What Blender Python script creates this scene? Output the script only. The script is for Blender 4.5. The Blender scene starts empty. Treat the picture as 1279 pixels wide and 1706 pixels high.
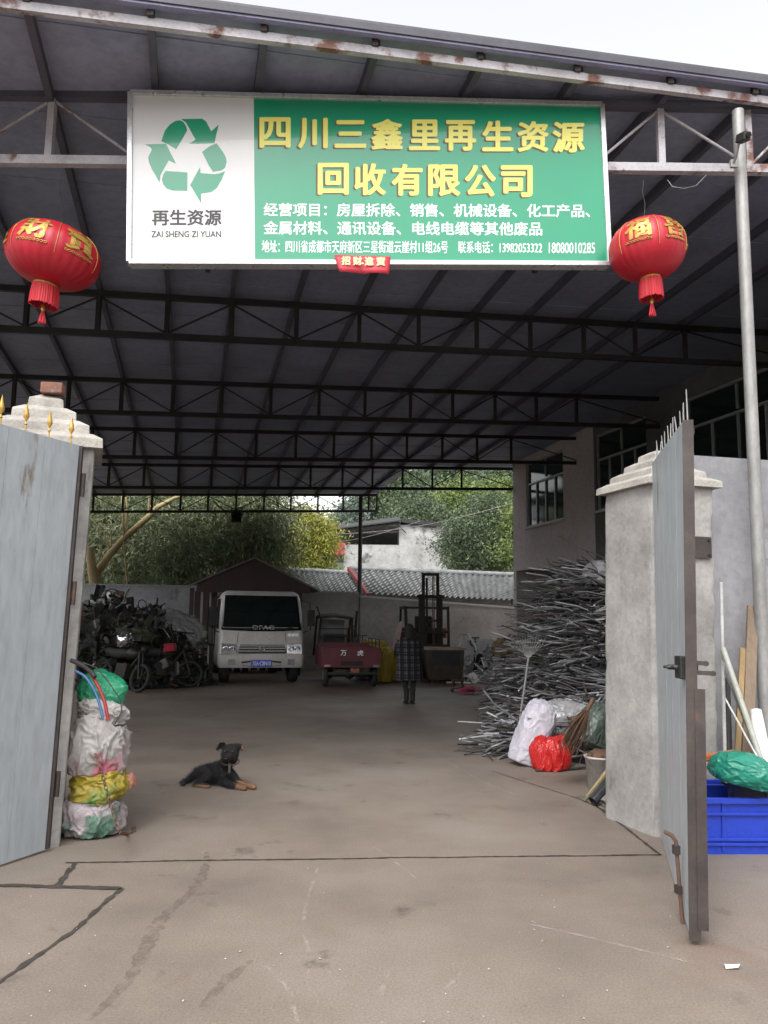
import bpy, bmesh, math, random
import numpy as np
from mathutils import Vector as V, Matrix, noise, Euler
R = math.radians
scene = bpy.context.scene
COL = scene.collection
# ---------------------------------------------------------------- camera
FPX, CX, CY = 1330.0, 639.5, 853.0
CAM = V((0, 0, 1.6)); PITCH = math.atan((1030 - 853) / FPX); ROLL = 0.012
_F = V((0, math.cos(PITCH), math.sin(PITCH))); _R0 = V((1, 0, 0)); _U0 = V((0, -math.sin(PITCH), math.cos(PITCH)))
_U = _U0 * math.cos(ROLL) - _R0 * math.sin(ROLL); _R = _R0 * math.cos(ROLL) + _U0 * math.sin(ROLL)
cd = bpy.data.cameras.new('camera'); cam = bpy.data.objects.new('camera', cd); COL.objects.link(cam)
cd.sensor_fit = 'VERTICAL'; cd.sensor_height = 24; cd.lens = 24 * FPX / 1706; cd.clip_start = 0.05; cd.clip_end = 2000
cam.matrix_world = Matrix(((_R.x, _U.x, -_F.x, CAM.x), (_R.y, _U.y, -_F.y, CAM.y), (_R.z, _U.z, -_F.z, CAM.z), (0, 0, 0, 1)))
scene.camera = cam
# ---------------------------------------------------------------- light: bright overcast
SUN_EL, SUN_ROT = R(52), R(200)
w = bpy.data.worlds.new('World'); scene.world = w; w.use_nodes = True
nt = w.node_tree; bg = nt.nodes['Background']
sky = nt.nodes.new('ShaderNodeTexSky'); sky.sky_type = 'NISHITA'; sky.sun_disc = False
sky.sun_elevation = SUN_EL; sky.sun_rotation = SUN_ROT; sky.air_density = 1.0; sky.dust_density = 4.0; sky.ozone_density = 1.0
hs = nt.nodes.new('ShaderNodeHueSaturation'); hs.inputs['Saturation'].default_value = 0.10; hs.inputs['Value'].default_value = 2.8
nt.links.new(sky.outputs[0], hs.inputs['Color']); nt.links.new(hs.outputs[0], bg.inputs[0])
bg.inputs[1].default_value = 0.15
sl = bpy.data.lights.new('sun', 'SUN'); sl.energy = 0.7; sl.angle = R(25); sl.color = (1, .97, .93)
so = bpy.data.objects.new('sun', sl); COL.objects.link(so)
_sd = V((-0.35, -0.75, 1.05)).normalized()          # towards the sun: behind the camera, a little left
so.rotation_euler = _sd.to_track_quat('Z', 'Y').to_euler()
scene.view_settings.view_transform = 'Standard'; scene.view_settings.look = 'None'
scene.view_settings.exposure = 0.0; scene.view_settings.gamma = 1
try:
    scene.cycles.max_bounces = 8; scene.cycles.diffuse_bounces = 5; scene.cycles.use_denoising = True
    scene.cycles.transparent_max_bounces = 16
except Exception: pass

# ---------------------------------------------------------------- where a picture point lies in the place
def ray(px, py): return _F + _R * ((px - CX) / FPX) - _U * ((py - CY) / FPX)
def G(px, py, z=0.0):
    r = ray(px, py); return CAM + r * ((z - CAM.z) / r.z)
def at(px, py, Y):
    r = ray(px, py); return CAM + r * (Y / r.y)
def onp(px, py, p0, n):
    r = ray(px, py); return CAM + r * ((p0 - CAM).dot(n) / r.dot(n))
def rx(px, Y, z=1.6):                                  # x at depth Y of the picture column px
    return at(px, 1030 - (z - 1.6) / Y * FPX, Y).x

# ---------------------------------------------------------------- mesh helpers
class MB:
    def __init__(s): s.v = []; s.f = []; s.sm = []; s.mi = []; s.m = 0
    def add(s, vs, fs, smooth=False):
        b = len(s.v); s.v += [V(p) for p in vs]; s.f += [[b + i for i in f] for f in fs]
        s.sm += [smooth] * len(fs); s.mi += [s.m] * len(fs); return s
    def box(s, c, size, M=None):
        x, y, z = size[0] / 2, size[1] / 2, size[2] / 2
        vs = [V((i * x, j * y, k * z)) for i in (-1, 1) for j in (-1, 1) for k in (-1, 1)]
        c = V(c)
        vs = [(M @ p if M else p) + c for p in vs]
        return s.add(vs, [(0, 1, 3, 2), (4, 6, 7, 5), (0, 4, 5, 1), (2, 3, 7, 6), (0, 2, 6, 4), (1, 5, 7, 3)])
    def bar(s, p, q, a, b=None, up=(0, 0, 1)):
        p, q = V(p), V(q); d = (q - p).normalized(); u = V(up)
        if abs(d.dot(u)) > .99: u = V((0, 1, 0))
        sx = d.cross(u).normalized(); uy = sx.cross(d); b = b or a; L = []
        for e in (p, q):
            for i, j in ((-1, -1), (1, -1), (1, 1), (-1, 1)): L.append(e + sx * (i * a / 2) + uy * (j * b / 2))
        return s.add(L, [(3, 2, 1, 0), (4, 5, 6, 7), (0, 1, 5, 4), (1, 2, 6, 5), (2, 3, 7, 6), (3, 0, 4, 7)])
    def tube(s, pts, r, n=8, caps=True, smooth=True):
        pts = [V(p) for p in pts]; k = len(pts)
        rs = r if isinstance(r, (list, tuple)) else [r] * k
        vs = []; u = None
        for i, p in enumerate(pts):
            d = (pts[min(i + 1, k - 1)] - pts[max(i - 1, 0)])
            d = d.normalized() if d.length > 1e-9 else V((0, 0, 1))
            if u is None:
                u = d.cross(V((0, 0, 1)));
                if u.length < .05: u = d.cross(V((0, 1, 0)))
            u = (u - d * u.dot(d)).normalized(); w_ = d.cross(u)
            for j in range(n):
                t = 2 * math.pi * j / n; vs.append(p + (u * math.cos(t) + w_ * math.sin(t)) * rs[i])
        fs = [(i * n + j, i * n + (j + 1) % n, (i + 1) * n + (j + 1) % n, (i + 1) * n + j) for i in range(k - 1) for j in range(n)]
        s.add(vs, fs, smooth)
        if caps: s.add([vs[j] for j in range(n)][::-1], [tuple(range(n))]); s.add(vs[-n:], [tuple(range(n))])
        return s
    def lathe(s, prof, n=24, M=None, smooth=True, c=(0, 0, 0)):
        vs = []; c = V(c)
        for r, z in prof:
            for j in range(n):
                t = 2 * math.pi * j / n; p = V((r * math.cos(t), r * math.sin(t), z)); vs.append((M @ p if M else p) + c)
        fs = [(i * n + j, i * n + (j + 1) % n, (i + 1) * n + (j + 1) % n, (i + 1) * n + j) for i in range(len(prof) - 1) for j in range(n)]
        return s.add(vs, fs, smooth)
    def prism(s, poly, M, depth):                       # polygon in the xy plane of M, extruded along its z
        n = len(poly)
        vs = [M @ V((x, y, 0)) for x, y in poly] + [M @ V((x, y, depth)) for x, y in poly]
        return s.add(vs, [tuple(range(n))[::-1], tuple(range(n, 2 * n))] + [(i, (i + 1) % n, n + (i + 1) % n, n + i) for i in range(n)])
    def loft(s, rings, smooth=True, close=True, cap=True):
        n = len(rings[0]); vs = [p for r in rings for p in r]
        fs = [(i * n + j, i * n + (j + 1) % n, (i + 1) * n + (j + 1) % n, (i + 1) * n + j) for i in range(len(rings) - 1) for j in range(n if close else n - 1)]
        s.add(vs, fs, smooth)
        if cap: s.add(rings[0][::-1], [tuple(range(n))]); s.add(rings[-1], [tuple(range(n))])
        return s
    def build(s, name, mats, parent=None, world=False, origin=None, bevel=0, fix=True):
        vs = s.v
        if parent is not None and world:
            I = mw(parent).inverted(); vs = [I @ p for p in vs]
        loc = None
        if parent is None:
            if origin is None:
                xs = [p.x for p in vs]; ys = [p.y for p in vs]; zs = [p.z for p in vs]
                origin = V(((min(xs) + max(xs)) / 2, (min(ys) + max(ys)) / 2, min(zs)))
            loc = V(origin); vs = [p - loc for p in vs]
        me = bpy.data.meshes.new(name); me.from_pydata([tuple(p) for p in vs], [], s.f)
        me.polygons.foreach_set('use_smooth', s.sm); me.polygons.foreach_set('material_index', s.mi)
        for m in (mats if isinstance(mats, (list, tuple)) else [mats]): me.materials.append(m)
        if fix:
            b = bmesh.new(); b.from_mesh(me); bmesh.ops.recalc_face_normals(b, faces=b.faces); b.to_mesh(me); b.free()
        o = bpy.data.objects.new(name, me); COL.objects.link(o)
        if loc is not None: o.location = loc
        if parent is not None: o.parent = parent
        if bevel:
            m = o.modifiers.new('bevel', 'BEVEL'); m.width = bevel; m.segments = 2; m.limit_method = 'ANGLE'
        return o
def mw(o):
    m = o.matrix_basis.copy()
    while o.parent: o = o.parent; m = o.matrix_basis @ m
    return m
def tag(o, label=None, cat=None, group=None, kind=None):
    if label: o['label'] = label
    if cat: o['category'] = cat
    if group: o['group'] = group
    if kind: o['kind'] = kind
    return o
def thing(name, label, cat, loc=(0, 0, 0), rz=0, group=None):
    o = bpy.data.objects.new(name, None); COL.objects.link(o); o.location = loc; o.rotation_euler = (0, 0, rz)
    o.empty_display_size = .2
    return tag(o, label, cat, group)
def copy_tree(o, parent=None):
    c = o.copy(); COL.objects.link(c)
    if parent is not None: c.parent = parent
    for ch in list(o.children): copy_tree(ch, c)
    return c
def rotm(ax): return Matrix.Rotation(ax[1], 3, ax[0])
def Rz(a): return Matrix.Rotation(a, 3, 'Z')
def frame(o, x, y):                                     # 4x4 frame from origin and two axes
    x = V(x).normalized(); z = x.cross(V(y)).normalized(); y = z.cross(x)
    return Matrix(((x.x, y.x, z.x, o[0]), (x.y, y.y, z.y, o[1]), (x.z, y.z, z.z, o[2]), (0, 0, 0, 1)))

# ---------------------------------------------------------------- materials
def mat(name, c, c2=None, rough=.7, metal=0., scale=3., thr=(.35, .65), bump=0., bscale=30., spot=None, spot_thr=.62, spot_scale=5., stretch=None, fine=.12, spec=.5, alpha=1., trans=0., coat=0.):
    m = bpy.data.materials.new(name); m.use_nodes = True; t = m.node_tree; N = t.nodes; L = t.links
    b = N['Principled BSDF']; tc = N.new('ShaderNodeTexCoord'); src = tc.outputs['Object']
    if stretch:
        mp = N.new('ShaderNodeMapping'); mp.inputs['Scale'].default_value = stretch; L.new(src, mp.inputs[0]); src = mp.outputs[0]
    def nz(sc, det=6, ro=.6):
        n = N.new('ShaderNodeTexNoise'); n.inputs['Scale'].default_value = sc; n.inputs['Detail'].default_value = det; n.inputs['Roughness'].default_value = ro
        L.new(src, n.inputs['Vector']); return n.outputs['Fac']
    def ramp(f, a, b_, pa, pb):
        r = N.new('ShaderNodeValToRGB'); e = r.color_ramp.elements; e[0].position = pa; e[1].position = pb; e[0].color = (*a, 1); e[1].color = (*b_, 1)
        L.new(f, r.inputs[0]); return r.outputs[0]
    def mix(f, a, b_, mode='MIX'):
        x = N.new('ShaderNodeMix'); x.data_type = 'RGBA'; x.blend_type = mode
        if isinstance(f, (int, float)): x.inputs[0].default_value = f
        else: L.new(f, x.inputs[0])
        L.new(a, x.inputs[6]); L.new(b_, x.inputs[7]); return x.outputs[2]
    c2 = c2 or tuple(k * .72 for k in c)
    col = ramp(nz(scale), c, c2, *thr)
    if fine:
        col = mix(fine * 3, col, ramp(nz(scale * 14, 4), (.45, .45, .45), (1.0, 1.0, 1.0), .3, .6), 'MULTIPLY')
    if spot:
        col = mix(ramp(nz(spot_scale, 8, .65), (0, 0, 0), (1, 1, 1), spot_thr - .03, spot_thr + .04), col, ramp(nz(spot_scale * 6), spot, tuple(k * .6 for k in spot), .3, .7))
    L.new(col, b.inputs['Base Color'])
    b.inputs['Roughness'].default_value = rough; b.inputs['Metallic'].default_value = metal
    b.inputs['Specular IOR Level'].default_value = spec; b.inputs['Alpha'].default_value = alpha
    b.inputs['Transmission Weight'].default_value = trans; b.inputs['Coat Weight'].default_value = coat
    if rough > .15 and fine:
        mr = N.new('ShaderNodeMapRange'); mr.inputs[3].default_value = max(.05, rough - .12); mr.inputs[4].default_value = min(1, rough + .12)
        L.new(nz(scale * 3), mr.inputs[0]); L.new(mr.outputs[0], b.inputs['Roughness'])
    if bump:
        bp = N.new('ShaderNodeBump'); bp.inputs['Strength'].default_value = bump; bp.inputs['Distance'].default_value = .02
        L.new(nz(bscale, 5), bp.inputs['Height']); L.new(bp.outputs[0], b.inputs['Normal'])
    return m
def leafmat(name, a, b_, c=None, scale=1.2):
    m = bpy.data.materials.new(name); m.use_nodes = True; t = m.node_tree; N = t.nodes; L = t.links; b = N['Principled BSDF']
    g = N.new('ShaderNodeNewGeometry'); r = N.new('ShaderNodeValToRGB'); e = r.color_ramp.elements
    e[0].color = (*a, 1); e[1].color = (*b_, 1); e[1].position = .75
    if c: x = e.new(.95); x.color = (*c, 1)
    tc = N.new('ShaderNodeTexCoord'); n = N.new('ShaderNodeTexNoise'); n.inputs['Scale'].default_value = scale; n.inputs['Detail'].default_value = 3
    L.new(tc.outputs['Object'], n.inputs[0])
    ad = N.new('ShaderNodeMath'); ad.operation = 'MULTIPLY_ADD'; ad.inputs[1].default_value = .5
    s2 = N.new('ShaderNodeMath'); s2.operation = 'MULTIPLY_ADD'; s2.inputs[1].default_value = 1.6; s2.inputs[2].default_value = -.55
    L.new(n.outputs[0], s2.inputs[0]); L.new(g.outputs['Random Per Island'], ad.inputs[0]); L.new(s2.outputs[0], ad.inputs[2])
    L.new(ad.outputs[0], r.inputs[0]); L.new(r.outputs[0], b.inputs['Base Color']); b.inputs['Roughness'].default_value = .55
    tr = N.new('ShaderNodeBsdfTranslucent'); L.new(r.outputs[0], tr.inputs[0]); mx = N.new('ShaderNodeMixShader'); mx.inputs[0].default_value = .3
    L.new(b.outputs[0], mx.inputs[1]); L.new(tr.outputs[0], mx.inputs[2]); L.new(mx.outputs[0], N['Material Output'].inputs[0])
    return m
m_steel = mat('dark_steel', (.018, .017, .017), (.034, .028, .025), .65, .1, 4)
m_front = mat('worn_white_steel', (.52, .50, .53), (.34, .32, .34), .6, .0, 3, spot=(.19, .085, .06), spot_thr=.565, spot_scale=2.6)
m_roof = mat('roof_underside', (.30, .325, .43), (.23, .25, .335), .55, 0, .8)
m_rooftop = mat('roof_top_grey', (.085, .082, .10), (.06, .058, .07), .5, 0, 2)
m_purlin = mat('purlin_grey', (.10, .10, .13), (.07, .07, .09), .6, 0, 3)
m_ground = None
m_plaster = mat('grey_plaster', (.38, .365, .345), (.23, .22, .21), .92, 0, 1.6, bump=.35, bscale=26, spot=(.12, .115, .11), spot_thr=.66, spot_scale=1.7)
m_cap = mat('cast_concrete', (.46, .43, .385), (.29, .27, .245), .92, 0, 4, bump=.5, bscale=40, spot=(.14, .13, .12), spot_thr=.66, spot_scale=6)
m_wall = mat('cement_wall', (.34, .34, .35), (.22, .22, .235), .93, 0, .9, bump=.25, bscale=18, spot=(.14, .14, .145), spot_thr=.66, spot_scale=1.2)
m_render_shade = mat('shaded_render', (.15, .143, .14), (.10, .095, .092), .92, 0, .7, bump=.2, bscale=20)  # darker copy of the pale render: shade under the roof put into the colour
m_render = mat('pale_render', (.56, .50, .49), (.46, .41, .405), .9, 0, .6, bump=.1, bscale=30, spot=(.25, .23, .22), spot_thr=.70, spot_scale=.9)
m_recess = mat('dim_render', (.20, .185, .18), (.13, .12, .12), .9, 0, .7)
m_gate = mat('gate_sheet', (.42, .45, .475), (.36, .39, .415), .42, .0, 1.2, stretch=(1, 1, .25), spot=(.24, .19, .14), spot_thr=.635, spot_scale=3.2, bump=.25, bscale=2.2)
m_angle = mat('brown_angle_steel', (.045, .035, .033), (.075, .06, .054), .6, .3, 5, spot=(.17, .09, .06), spot_thr=.66)
m_gold = mat('gold_paint', (.55, .34, .08), (.42, .25, .05), .38, .4, 6)
m_galv = mat('galvanised_pipe', (.33, .325, .315), (.21, .205, .20), .5, .25, 3, stretch=(1, 1, .4), spot=(.24, .14, .09), spot_thr=.66, spot_scale=3)
m_rust = mat('rusty_steel', (.11, .06, .045), (.17, .10, .07), .8, .2, 6, bump=.3)
m_white = mat('white_paint', (.74, .74, .74), (.68, .68, .68), .45, 0, 2)
m_black = mat('black_rubber', (.018, .018, .018), (.03, .03, .03), .75, 0, 6)
m_dark = mat('dark_metal', (.03, .03, .03), (.05, .048, .045), .5, .4, 5)
m_glass = mat('dark_glass', (.006, .012, .011), (.01, .014, .012), .06, 0, 1, fine=0, spec=.6)
m_lead = mat('black_lettering', (.035, .03, .035), (.035, .03, .035), .5, 0, 1, fine=0)
# ================================================================= GROUND
def ground_material():
    m = bpy.data.materials.new('worn_brown_concrete'); m.use_nodes = True; t = m.node_tree; N = t.nodes; L = t.links; b = N['Principled BSDF']
    tc = N.new('ShaderNodeTexCoord')
    def nz(sc, det=6, ro=.6, st=None, dist=0):
        n = N.new('ShaderNodeTexNoise'); n.inputs['Scale'].default_value = sc; n.inputs['Detail'].default_value = det; n.inputs['Roughness'].default_value = ro; n.inputs['Distortion'].default_value = dist
        if st:
            mp = N.new('ShaderNodeMapping'); mp.inputs['Scale'].default_value = st[0]; mp.inputs['Rotation'].default_value = (0, 0, st[1]); L.new(tc.outputs['Object'], mp.inputs[0]); L.new(mp.outputs[0], n.inputs[0])
        else: L.new(tc.outputs['Object'], n.inputs[0])
        return n.outputs['Fac']
    def ramp(f, stops):
        r = N.new('ShaderNodeValToRGB'); e = r.color_ramp.elements
        e[0].position, e[0].color = stops[0][0], (*stops[0][1], 1); e[1].position, e[1].color = stops[-1][0], (*stops[-1][1], 1)
        for p, c in stops[1:-1]: x = e.new(p); x.color = (*c, 1)
        L.new(f, r.inputs[0]); return r.outputs[0]
    def mix(f, a, b_, mode='MIX'):
        x = N.new('ShaderNodeMix'); x.data_type = 'RGBA'; x.blend_type = mode
        if isinstance(f, (int, float)): x.inputs[0].default_value = f
        else: L.new(f, x.inputs[0])
        for i, v in ((6, a), (7, b_)):
            if isinstance(v, tuple): x.inputs[i].default_value = (*v, 1)
            else: L.new(v, x.inputs[i])
        return x.outputs[2]
    bw = lambda f, a, b_: ramp(f, [(a, (0, 0, 0)), (b_, (1, 1, 1))])
    c = ramp(nz(.45, 7, .62), [(.28, (.135, .111, .092)), (.5, (.214, .174, .143)), (.72, (.270, .233, .200))])
    c = mix(bw(nz(.8, 5, .6, dist=.6), .62, .78), c, (.165, .10, .074))            # reddish dust
    c = mix(bw(nz(1.7, 8, .7, dist=.4), .60, .72), c, (.085, .068, .057))           # oil and damp stains
    c = mix(bw(nz(2.6, 6, .7, ((1, .12, 1), R(70))), .66, .74), c, (.27, .235, .20))  # pale drag marks
    c = mix(bw(nz(38, 2, .5), .74, .78), c, (.36, .33, .29))
    c = mix(bw(nz(30, 3, .5), .73, .77), c, (.06, .05, .043))
    c = mix(.6, c, ramp(nz(85, 3, .75), [(.3, (.4, .4, .4)), (.65, (1.12, 1.12, 1.12))]), 'MULTIPLY')
    L.new(c, b.inputs['Base Color'])
    mr = N.new('ShaderNodeMapRange'); mr.inputs[3].default_value = .45; mr.inputs[4].default_value = .85; L.new(nz(1.3, 5), mr.inputs[0]); L.new(mr.outputs[0], b.inputs['Roughness'])
    bp = N.new('ShaderNodeBump'); bp.inputs['Strength'].default_value = .25; bp.inputs['Distance'].default_value = .01; L.new(nz(45, 6, .7), bp.inputs['Height']); L.new(bp.outputs[0], b.inputs['Normal'])
    return m
m_ground = ground_material()
mb = MB(); s = 400.0
mb.add([(-s, -s, 0), (s, -s, 0), (s, s, 0), (-s, s, 0)], [(0, 1, 2, 3)])
tag(mb.build('ground', m_ground, origin=(0, 0, 0)), kind='structure')
# expansion joints and cracks: ragged dark strips of dirt in the concrete
m_joint = mat('joint_dirt', (.028, .022, .018), (.06, .048, .04), .95, 0, 9)
def joint(pts, w0, w1, seed):
    rnd = random.Random(seed); P = []
    for a, b in zip(pts[:-1], pts[1:]):
        a, b = V(a), V(b); n = max(2, int((b - a).length / .035))
        P += [a.lerp(b, i / n) for i in range(n)]
    P.append(V(pts[-1])); mb = MB(); vs = []
    for i, p in enumerate(P):
        d = (P[min(i + 1, len(P) - 1)] - P[max(i - 1, 0)]).normalized(); n = V((-d.y, d.x, 0)); wd = rnd.uniform(w0, w1)
        off = noise.noise(p * 3 + V((seed, 0, 0))) * .012 + rnd.uniform(-.003, .003)
        vs += [p + n * (off + wd / 2) + V((0, 0, .004)), p + n * (off - wd / 2) + V((0, 0, .004))]
    mb.add(vs, [(2 * i, 2 * i + 1, 2 * i + 3, 2 * i + 2) for i in range(len(P) - 1)])
    return tag(mb.build('ground_joint', m_joint), kind='structure')
joint([G(108, 1438), G(420, 1433), G(800, 1428), G(1100, 1425)], .010, .028, 1)
joint([G(1100, 1425), G(1040, 1378), G(985, 1338)], .010, .028, 2)
joint([G(-120, 1474), G(0, 1476), G(95, 1478), G(202, 1481)], .03, .065, 3)
joint([G(126, 1438), G(95, 1476)], .02, .05, 4)
joint([G(202, 1481), G(120, 1552), G(0, 1636), G(-90, 1700)], .014, .04, 5)
joint([G(820, 1285), G(960, 1330), G(1010, 1352)], .006, .014, 6)
# faint stains and pale drag scratches on the apron
def soft(name, c, thr):
    m = mat(name, c, c, .8, 0, 2, fine=0); t = m.node_tree; n = t.nodes.new('ShaderNodeTexNoise'); n.inputs['Scale'].default_value = 9; n.inputs['Detail'].default_value = 8; n.inputs['Roughness'].default_value = .75
    tc = t.nodes.new('ShaderNodeTexCoord'); t.links.new(tc.outputs['Object'], n.inputs[0]); r = t.nodes.new('ShaderNodeValToRGB'); e = r.color_ramp.elements; e[0].position = thr; e[1].position = thr + .16; e[1].color = (.34, .34, .34, 1)
    t.links.new(n.outputs[0], r.inputs[0]); t.links.new(r.outputs[0], t.nodes['Principled BSDF'].inputs['Alpha']); return m
m_st, m_sc = soft('damp_stain', (.135, .108, .088), .40), soft('pale_scratch', (.46, .42, .38), .44)
def streak(P, w0, m, seed, name='ground_stain'):
    rnd = random.Random(seed); pts = [G(*p) for p in P]; Q = []
    for i in range(len(pts) - 1):
        for k in range(12):
            t = k / 12; p0, p1, p2, p3 = pts[max(i - 1, 0)], pts[i], pts[i + 1], pts[min(i + 2, len(pts) - 1)]
            Q.append(.5 * ((2 * p1) + (p2 - p0) * t + (2 * p0 - 5 * p1 + 4 * p2 - p3) * t * t + (3 * p1 - p0 - 3 * p2 + p3) * t ** 3))
    Q.append(pts[-1]); vs = []
    for i, p in enumerate(Q):
        d = (Q[min(i + 1, len(Q) - 1)] - Q[max(i - 1, 0)]).normalized(); n = V((-d.y, d.x, 0)); wd = w0 * rnd.uniform(.5, 1.2) * (.2 + math.sin(math.pi * (i + .5) / len(Q)) ** .5); vs += [p + n * wd / 2 + V((0, 0, .0025)), p - n * wd / 2 + V((0, 0, .0025))]
    mb = MB(); mb.add(vs, [(2 * i, 2 * i + 1, 2 * i + 3, 2 * i + 2) for i in range(len(Q) - 1)]); return tag(mb.build(name, m), kind='structure')
streak([(345, 1420), (340, 1450), (320, 1485), (270, 1530), (245, 1575), (215, 1630), (150, 1700)], .07, m_st, 1)
streak([(330, 1690), (370, 1640), (420, 1600)], .05, m_st, 2);
for k, P in enumerate(([(530, 1445), (512, 1500), (505, 1545), (515, 1590), (512, 1640)], [(440, 1608), (465, 1630), (490, 1665)], [(620, 1410), (650, 1430), (695, 1466)], [(600, 1460), (640, 1450)], [(650, 1618), (636, 1650), (634, 1668)], [(880, 1540), (980, 1562), (1145, 1603)], [(740, 1650), (770, 1620)], [(700, 1240), (800, 1300), (900, 1340)], [(480, 1650), (492, 1690), (500, 1706)])): streak(P, .022, m_sc, 20 + k, 'ground_scratch')
# unseen bank added behind the viewer to cut low sky light
mb = MB(); vs = []; nx, ny = 30, 8
for j in range(ny + 1):
    for i in range(nx + 1):
        x = -70 + 140 * i / nx; y = -13 - 30 * j / ny; vs.append((x, y, -.05 + 9.5 * (j / ny) ** .5 + 1.3 * noise.noise(V((x * .15, y * .15, 0))) * min(1, j)))
mb.add(vs, [(j * (nx + 1) + i, j * (nx + 1) + i + 1, (j + 1) * (nx + 1) + i + 1, (j + 1) * (nx + 1) + i) for j in range(ny) for i in range(nx)], True)
tag(mb.build('hill', mat('blocker_green', (.05, .06, .03), (.03, .04, .02), .95, 0, .8), origin=(0, -13, 0)), kind='structure')
# ================================================================= SHED FRAME OF REFERENCE
UD = ray(317, 1065).normalized()                        # along the purlins, away from the viewer
VD = ray(7100, 800).normalized()                        # along the trusses, to the right
VD = (VD - UD * VD.dot(UD)).normalized()
NR = VD.cross(UD).normalized();
if NR.z < 0: NR = -NR
UH = V((UD.x, UD.y, 0)).normalized()                    # level version
YAW = math.atan2(-UH.x, UH.y)
P0 = at(640, 138, 6.55)                                 # a point of the roof's underside above the front truss
def uv(p): d = p - P0; return d.dot(VD), d.dot(UD)
def RP(a, t, dz=0.): return P0 + VD * a + UD * t + NR * dz
root = thing('shed_roof', 'long open shed roof of blue grey sheets seen from below over the yard', 'shed roof', (0, 8, 0))
eL, eR = uv(onp(-60, -34, P0, NR)), uv(onp(1400, 158, P0, NR))
def edge_t(a): return eL[1] + (eR[1] - eL[1]) * (a - eL[0]) / (eR[0] - eL[0])
A0, A1 = -8.6, 8.5
tB = uv(onp(760, 781, P0, NR))[1]; tC = uv(onp(560, 822, P0, NR))[1] + .15
aE = uv(onp(626, 824, P0, NR))[0]
# right edge of the roof lies along the office wall
poly = [(A0, edge_t(A0)), (A1, edge_t(A1)), (A1, tB), (aE, tB), (aE, tC), (A0, tC)]
mb = MB(); vs = [RP(a, t) for a, t in poly] + [RP(a, t, .05) for a, t in poly]
n = len(poly); mb.m = 0
mb.add(vs[:n], [(0, 1, 2, 3), (0, 3, 4, 5)]); mb.m = 1; mb.add(vs[n:], [(3, 2, 1, 0), (5, 4, 3, 0)])
mb.add(vs, [(i, (i + 1) % n, n + (i + 1) % n, n + i) for i in range(n)])
mb.m = 0; a = A0 + .2                                   # folded seams of the sheets
mb.build('roof_sheet', [m_roof, m_rooftop], root, world=True, fix=False)
mb = MB(); t = -0.2
while t < tC - .3:
    a1 = A1 if t < tB else aE
    if t > edge_t(A0) + .1: mb.bar(RP(A0, t, -.004), RP(a1, t, -.004), .02, .012, up=NR)
    t += 1.15
mb.build('sheet_seam', m_roof, root, world=True)
# purlins, placed by the ticks seen along the front rail
ticks = [(45, 12), (251, 34), (440, 60), (625, 84), (800, 106), (962, 126), (1117, 146), (1258, 163)]
av = [uv(onp(x, y, P0 - NR * .06, NR))[0] for x, y in ticks]
st = (av[-1] - av[0]) / 7
allp = [av[0] - st * k for k in range(14, 0, -1)] + av + [av[-1] + st * k for k in range(1, 4)]
for i, a in enumerate(allp):
    if a < A0 + .1 or a > A1 - .1: continue
    t1 = (tC if a < aE else tB) + .1
    mb = MB(); mb.bar(RP(a, edge_t(a) + .06, -.055), RP(a, t1, -.055), .06, .10, up=NR); mb.build('purlin', m_purlin, root, world=True)
# edge gutter and the pale rail below it
mb = MB(); e0, e1 = V((A0, edge_t(A0))), V((A1, edge_t(A1)))
q0, q1 = RP(A0, edge_t(A0) - .02, .03), RP(A1, edge_t(A1) - .02, .03)
prof = [(-.02, .07), (-.02, -.055), (.0, -.075), (.07, -.075), (.075, -.02), (.06, -.02), (.055, -.06), (.0, -.06), (-.005, .07)]
d = (q1 - q0).normalized(); fw = NR.cross(d).normalized()
if fw.y > 0: fw = -fw
mb.loft([[q + fw * x + NR * y for x, y in prof] for q in (q0, q1)], smooth=False)
mb.build('edge_gutter', m_rooftop, root, world=True)
mb = MB(); mb.bar(q0 - NR * .085 + fw * .03, q1 - NR * .085 + fw * .03, .05, .018, up=NR); mb.build('edge_trim', mat('lavender_trim', (.27, .27, .40), (.22, .22, .33), .5, 0, 2), root, world=True)
rL, rR = onp(-40, 3, P0 - NR * .14, NR), onp(1330, 176, P0 - NR * .14, NR)
mb = MB(); mb.bar(rL + (rL - rR) * .3, rR + (rR - rL) * .32, .05, .075, up=NR); mb.build('front_rail', m_front, root, world=True)
for x, y in ticks:                                      # rusty cleats between rail and purlin
    p = onp(x, y, P0 - NR * .14, NR); mb = MB(); mb.bar(p + NR * .03, p + NR * .11, .05, .05); mb.build('cleat', m_angle, root, world=True)
# ---------------------------------------------------------------- trusses
def truss(pl, pr, h, offs, m, label, m2=None, up=None, phase=0, cut=None):
    up = up or V((0, 0, 1)); d = (pr - pl).normalized(); L_ = (pr - pl).length
    th = thing('roof_truss', label, 'truss', (pl + pr) / 2 - V((0, 0, h)), 0, 'steel trusses carrying the shed roof')
    m2 = m2 or m
    mb = MB(); mb.bar(pl, pr, .07, .08); mb.build('top_chord', m, th, world=True)
    mb = MB(); mb.bar(pl - up * h, pr - up * h, .07, .08); mb.build('bottom_chord', m2, th, world=True)
    for k, x in enumerate(offs):
        p = pl + d * x; mb = MB(); mb.bar(p - up * .042, p - up * (h - .042), .06, .06); mb.build('post', m2, th, world=True)
    for k, (x0, x1) in enumerate(zip(offs[:-1], offs[1:])):
        a, b = pl + d * (x0 + .03), pl + d * (x1 - .03)
        p, q = (a - up * .06, b - up * (h - .06)) if (k + phase) % 2 == 0 else (a - up * (h - .06), b - up * .06)
        mb = MB(); mb.tube([p, q], .014, 6); mb.build('diagonal_brace', m2, th, world=True)
    return th
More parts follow.
